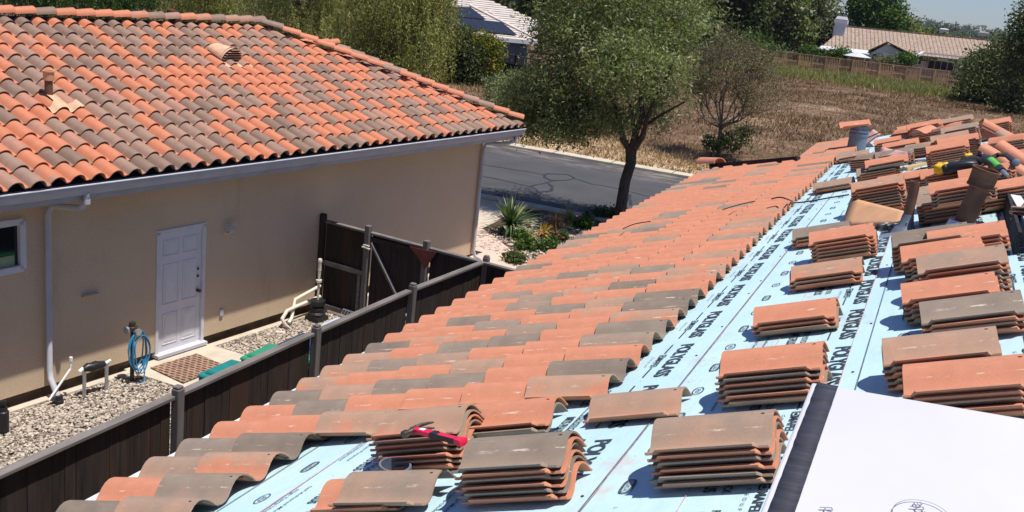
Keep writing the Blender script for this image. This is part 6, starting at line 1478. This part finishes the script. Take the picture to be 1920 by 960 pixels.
# --- front garden plants
def rosette(name, pos, n, L, wd, mat, seed, label, cat, tone=(0, 1), arch=.6, parent=None):
    rng = np.random.default_rng(seed); V = []; F = []; Cc = []
    for i in range(n):
        a = rng.uniform(0, 6.28); el = rng.uniform(.12, 1.35); l = L * rng.uniform(.65, 1.1); d = np.array([math.cos(a) * math.cos(el), math.sin(a) * math.cos(el), math.sin(el)]); s_ = np.array([-math.sin(a), math.cos(a), 0]); o = len(V); tn = rng.uniform(*tone)
        p = np.array(pos, float) + [0, 0, .05]
        for k in range(5):
            u_ = k / 4; q = p + d * l * u_ - np.array([0, 0, 1]) * arch * l * u_ ** 2.2 * math.cos(el); w_ = wd * (1 - u_) ** .7 * .5 + .001; V += [q - s_ * w_, q + s_ * w_ + [0, 0, .004]]; Cc += [(tn, 0, 0, 1)] * 2
        F += [[o + 2 * k, o + 2 * k + 1, o + 2 * k + 3, o + 2 * k + 2] for k in range(4)]
    me = mesh_np(name, V, F, col=Cc); o = link(name, me, parent, mat); return tag(o, label, cat) if cat else o
yp = np.array([*G(955, 440), .04]); rosette('yucca', yp + [0, 0, .15], 190, 1.0, .055, L_YUCCA, 91, 'large spiky yucca with green swords beside the pink walkway', 'yucca', arch=.35)
rosette('yellow_aloe', [*G(1018, 446), .04], 60, .42, .05, leaf_material('yellow_blades', [(0, (.35, .25, .02)), (1, (.75, .52, .08))]), 92, 'yellow bladed succulent clump in the planting bed', 'succulent', arch=.5)
for i, (px, py, L, lab) in enumerate(((1040, 432, .65, 'tawny ornamental grass left of the green one'), (1065, 422, .7, 'greenish ornamental grass behind the roses'), (990, 455, .35, 'low grass tuft between yucca and yellow succulent'), (1100, 415, .4, 'iris clump at the foot of the street tree'))):
    rosette('ornamental_grass', [*G(px, py), .04], 260, L, .016, L_DRY if i == 0 else L_WEED if i != 3 else L_YUCCA, 93 + i, lab, 'grass clump', tone=(.2, .8), arch=.8)
for i, (px, py, rx, ry, mt_, lab) in enumerate(((985, 470, 20, 14, L_GREEN, 'low leafy plant at the walkway edge'), (1025, 470, 24, 12, L_GREEN, 'rose bush with red flowers near the roof edge'), (1050, 455, 18, 10, L_DARK, 'dark green bush before the tawny grass'), (1095, 430, 22, 14, L_GREEN, 'rose bush with a pink flower below the street tree'), (1130, 410, 26, 14, L_DARK, 'dark groundcover in the shade of the street tree'), (975, 452, 12, 8, L_GREEN, 'small leafy plant under the yucca'), (1155, 408, 18, 10, L_GREEN, 'leafy plant around the street tree base'), (965, 495, 20, 5, L_DARK, 'straggly creeper along the cross fence top'))):
    p = np.array([*G(px, py), 0]); d_ = float(np.linalg.norm(p - CP)) / 1900
    t = empty('garden_plant', tuple(p), lab, 'plant', 'plants in the front bed'); foliage('leaves', [(p[0], p[1], .16, rx * d_, rx * d_, ry * d_ * .8)], 900, .075, mt_, 100 + i, t, clump=.07, per=9, shell=.1, aspect=.6)
    if i in (1, 3):
        mb = MB()
        for k in range(6 if i == 1 else 2):
            rg = random.Random(k + i); q = p + np.array([rg.uniform(-1, 1) * rx * d_, rg.uniform(-1, 1) * rx * d_, .32 + rg.uniform(0, .15)]); mb.lathe(q, (.2, -.3, 1), [(-.02, .004), (0, .026), (.02, .03), (.028, .012), (.024, .001)], 8)
        mb.build('flowers', M_FLOWER_R if i == 1 else M_FLOWER_P, t)
sheet_b = pebbles('bed_stones', 5000, lambda rng, n: (rng.uniform(12.6, 17.5, n), rng.uniform(-1.2, 3.5, n)), 5, (.02, .05), .03); tag(sheet_b, kind='stuff')

# --- air between here and the hills
if True:
    hm = bpy.data.materials.new('haze_air'); hm.use_nodes = True; nt = hm.node_tree; nt.nodes.clear(); out = nt.nodes.new('ShaderNodeOutputMaterial'); pv = nt.nodes.new('ShaderNodeVolumePrincipled')
    pv.inputs['Color'].default_value = (.72, .84, 1., 1); pv.inputs['Density'].default_value = .00007; pv.inputs['Anisotropy'].default_value = .3; nt.links.new(pv.outputs[0], out.inputs['Volume'])
    mb = MB(); mb.box((0, 1150, 60), (5200, 2500, 124)); ho = mb.build('haze', hm); tag(ho, kind='stuff')
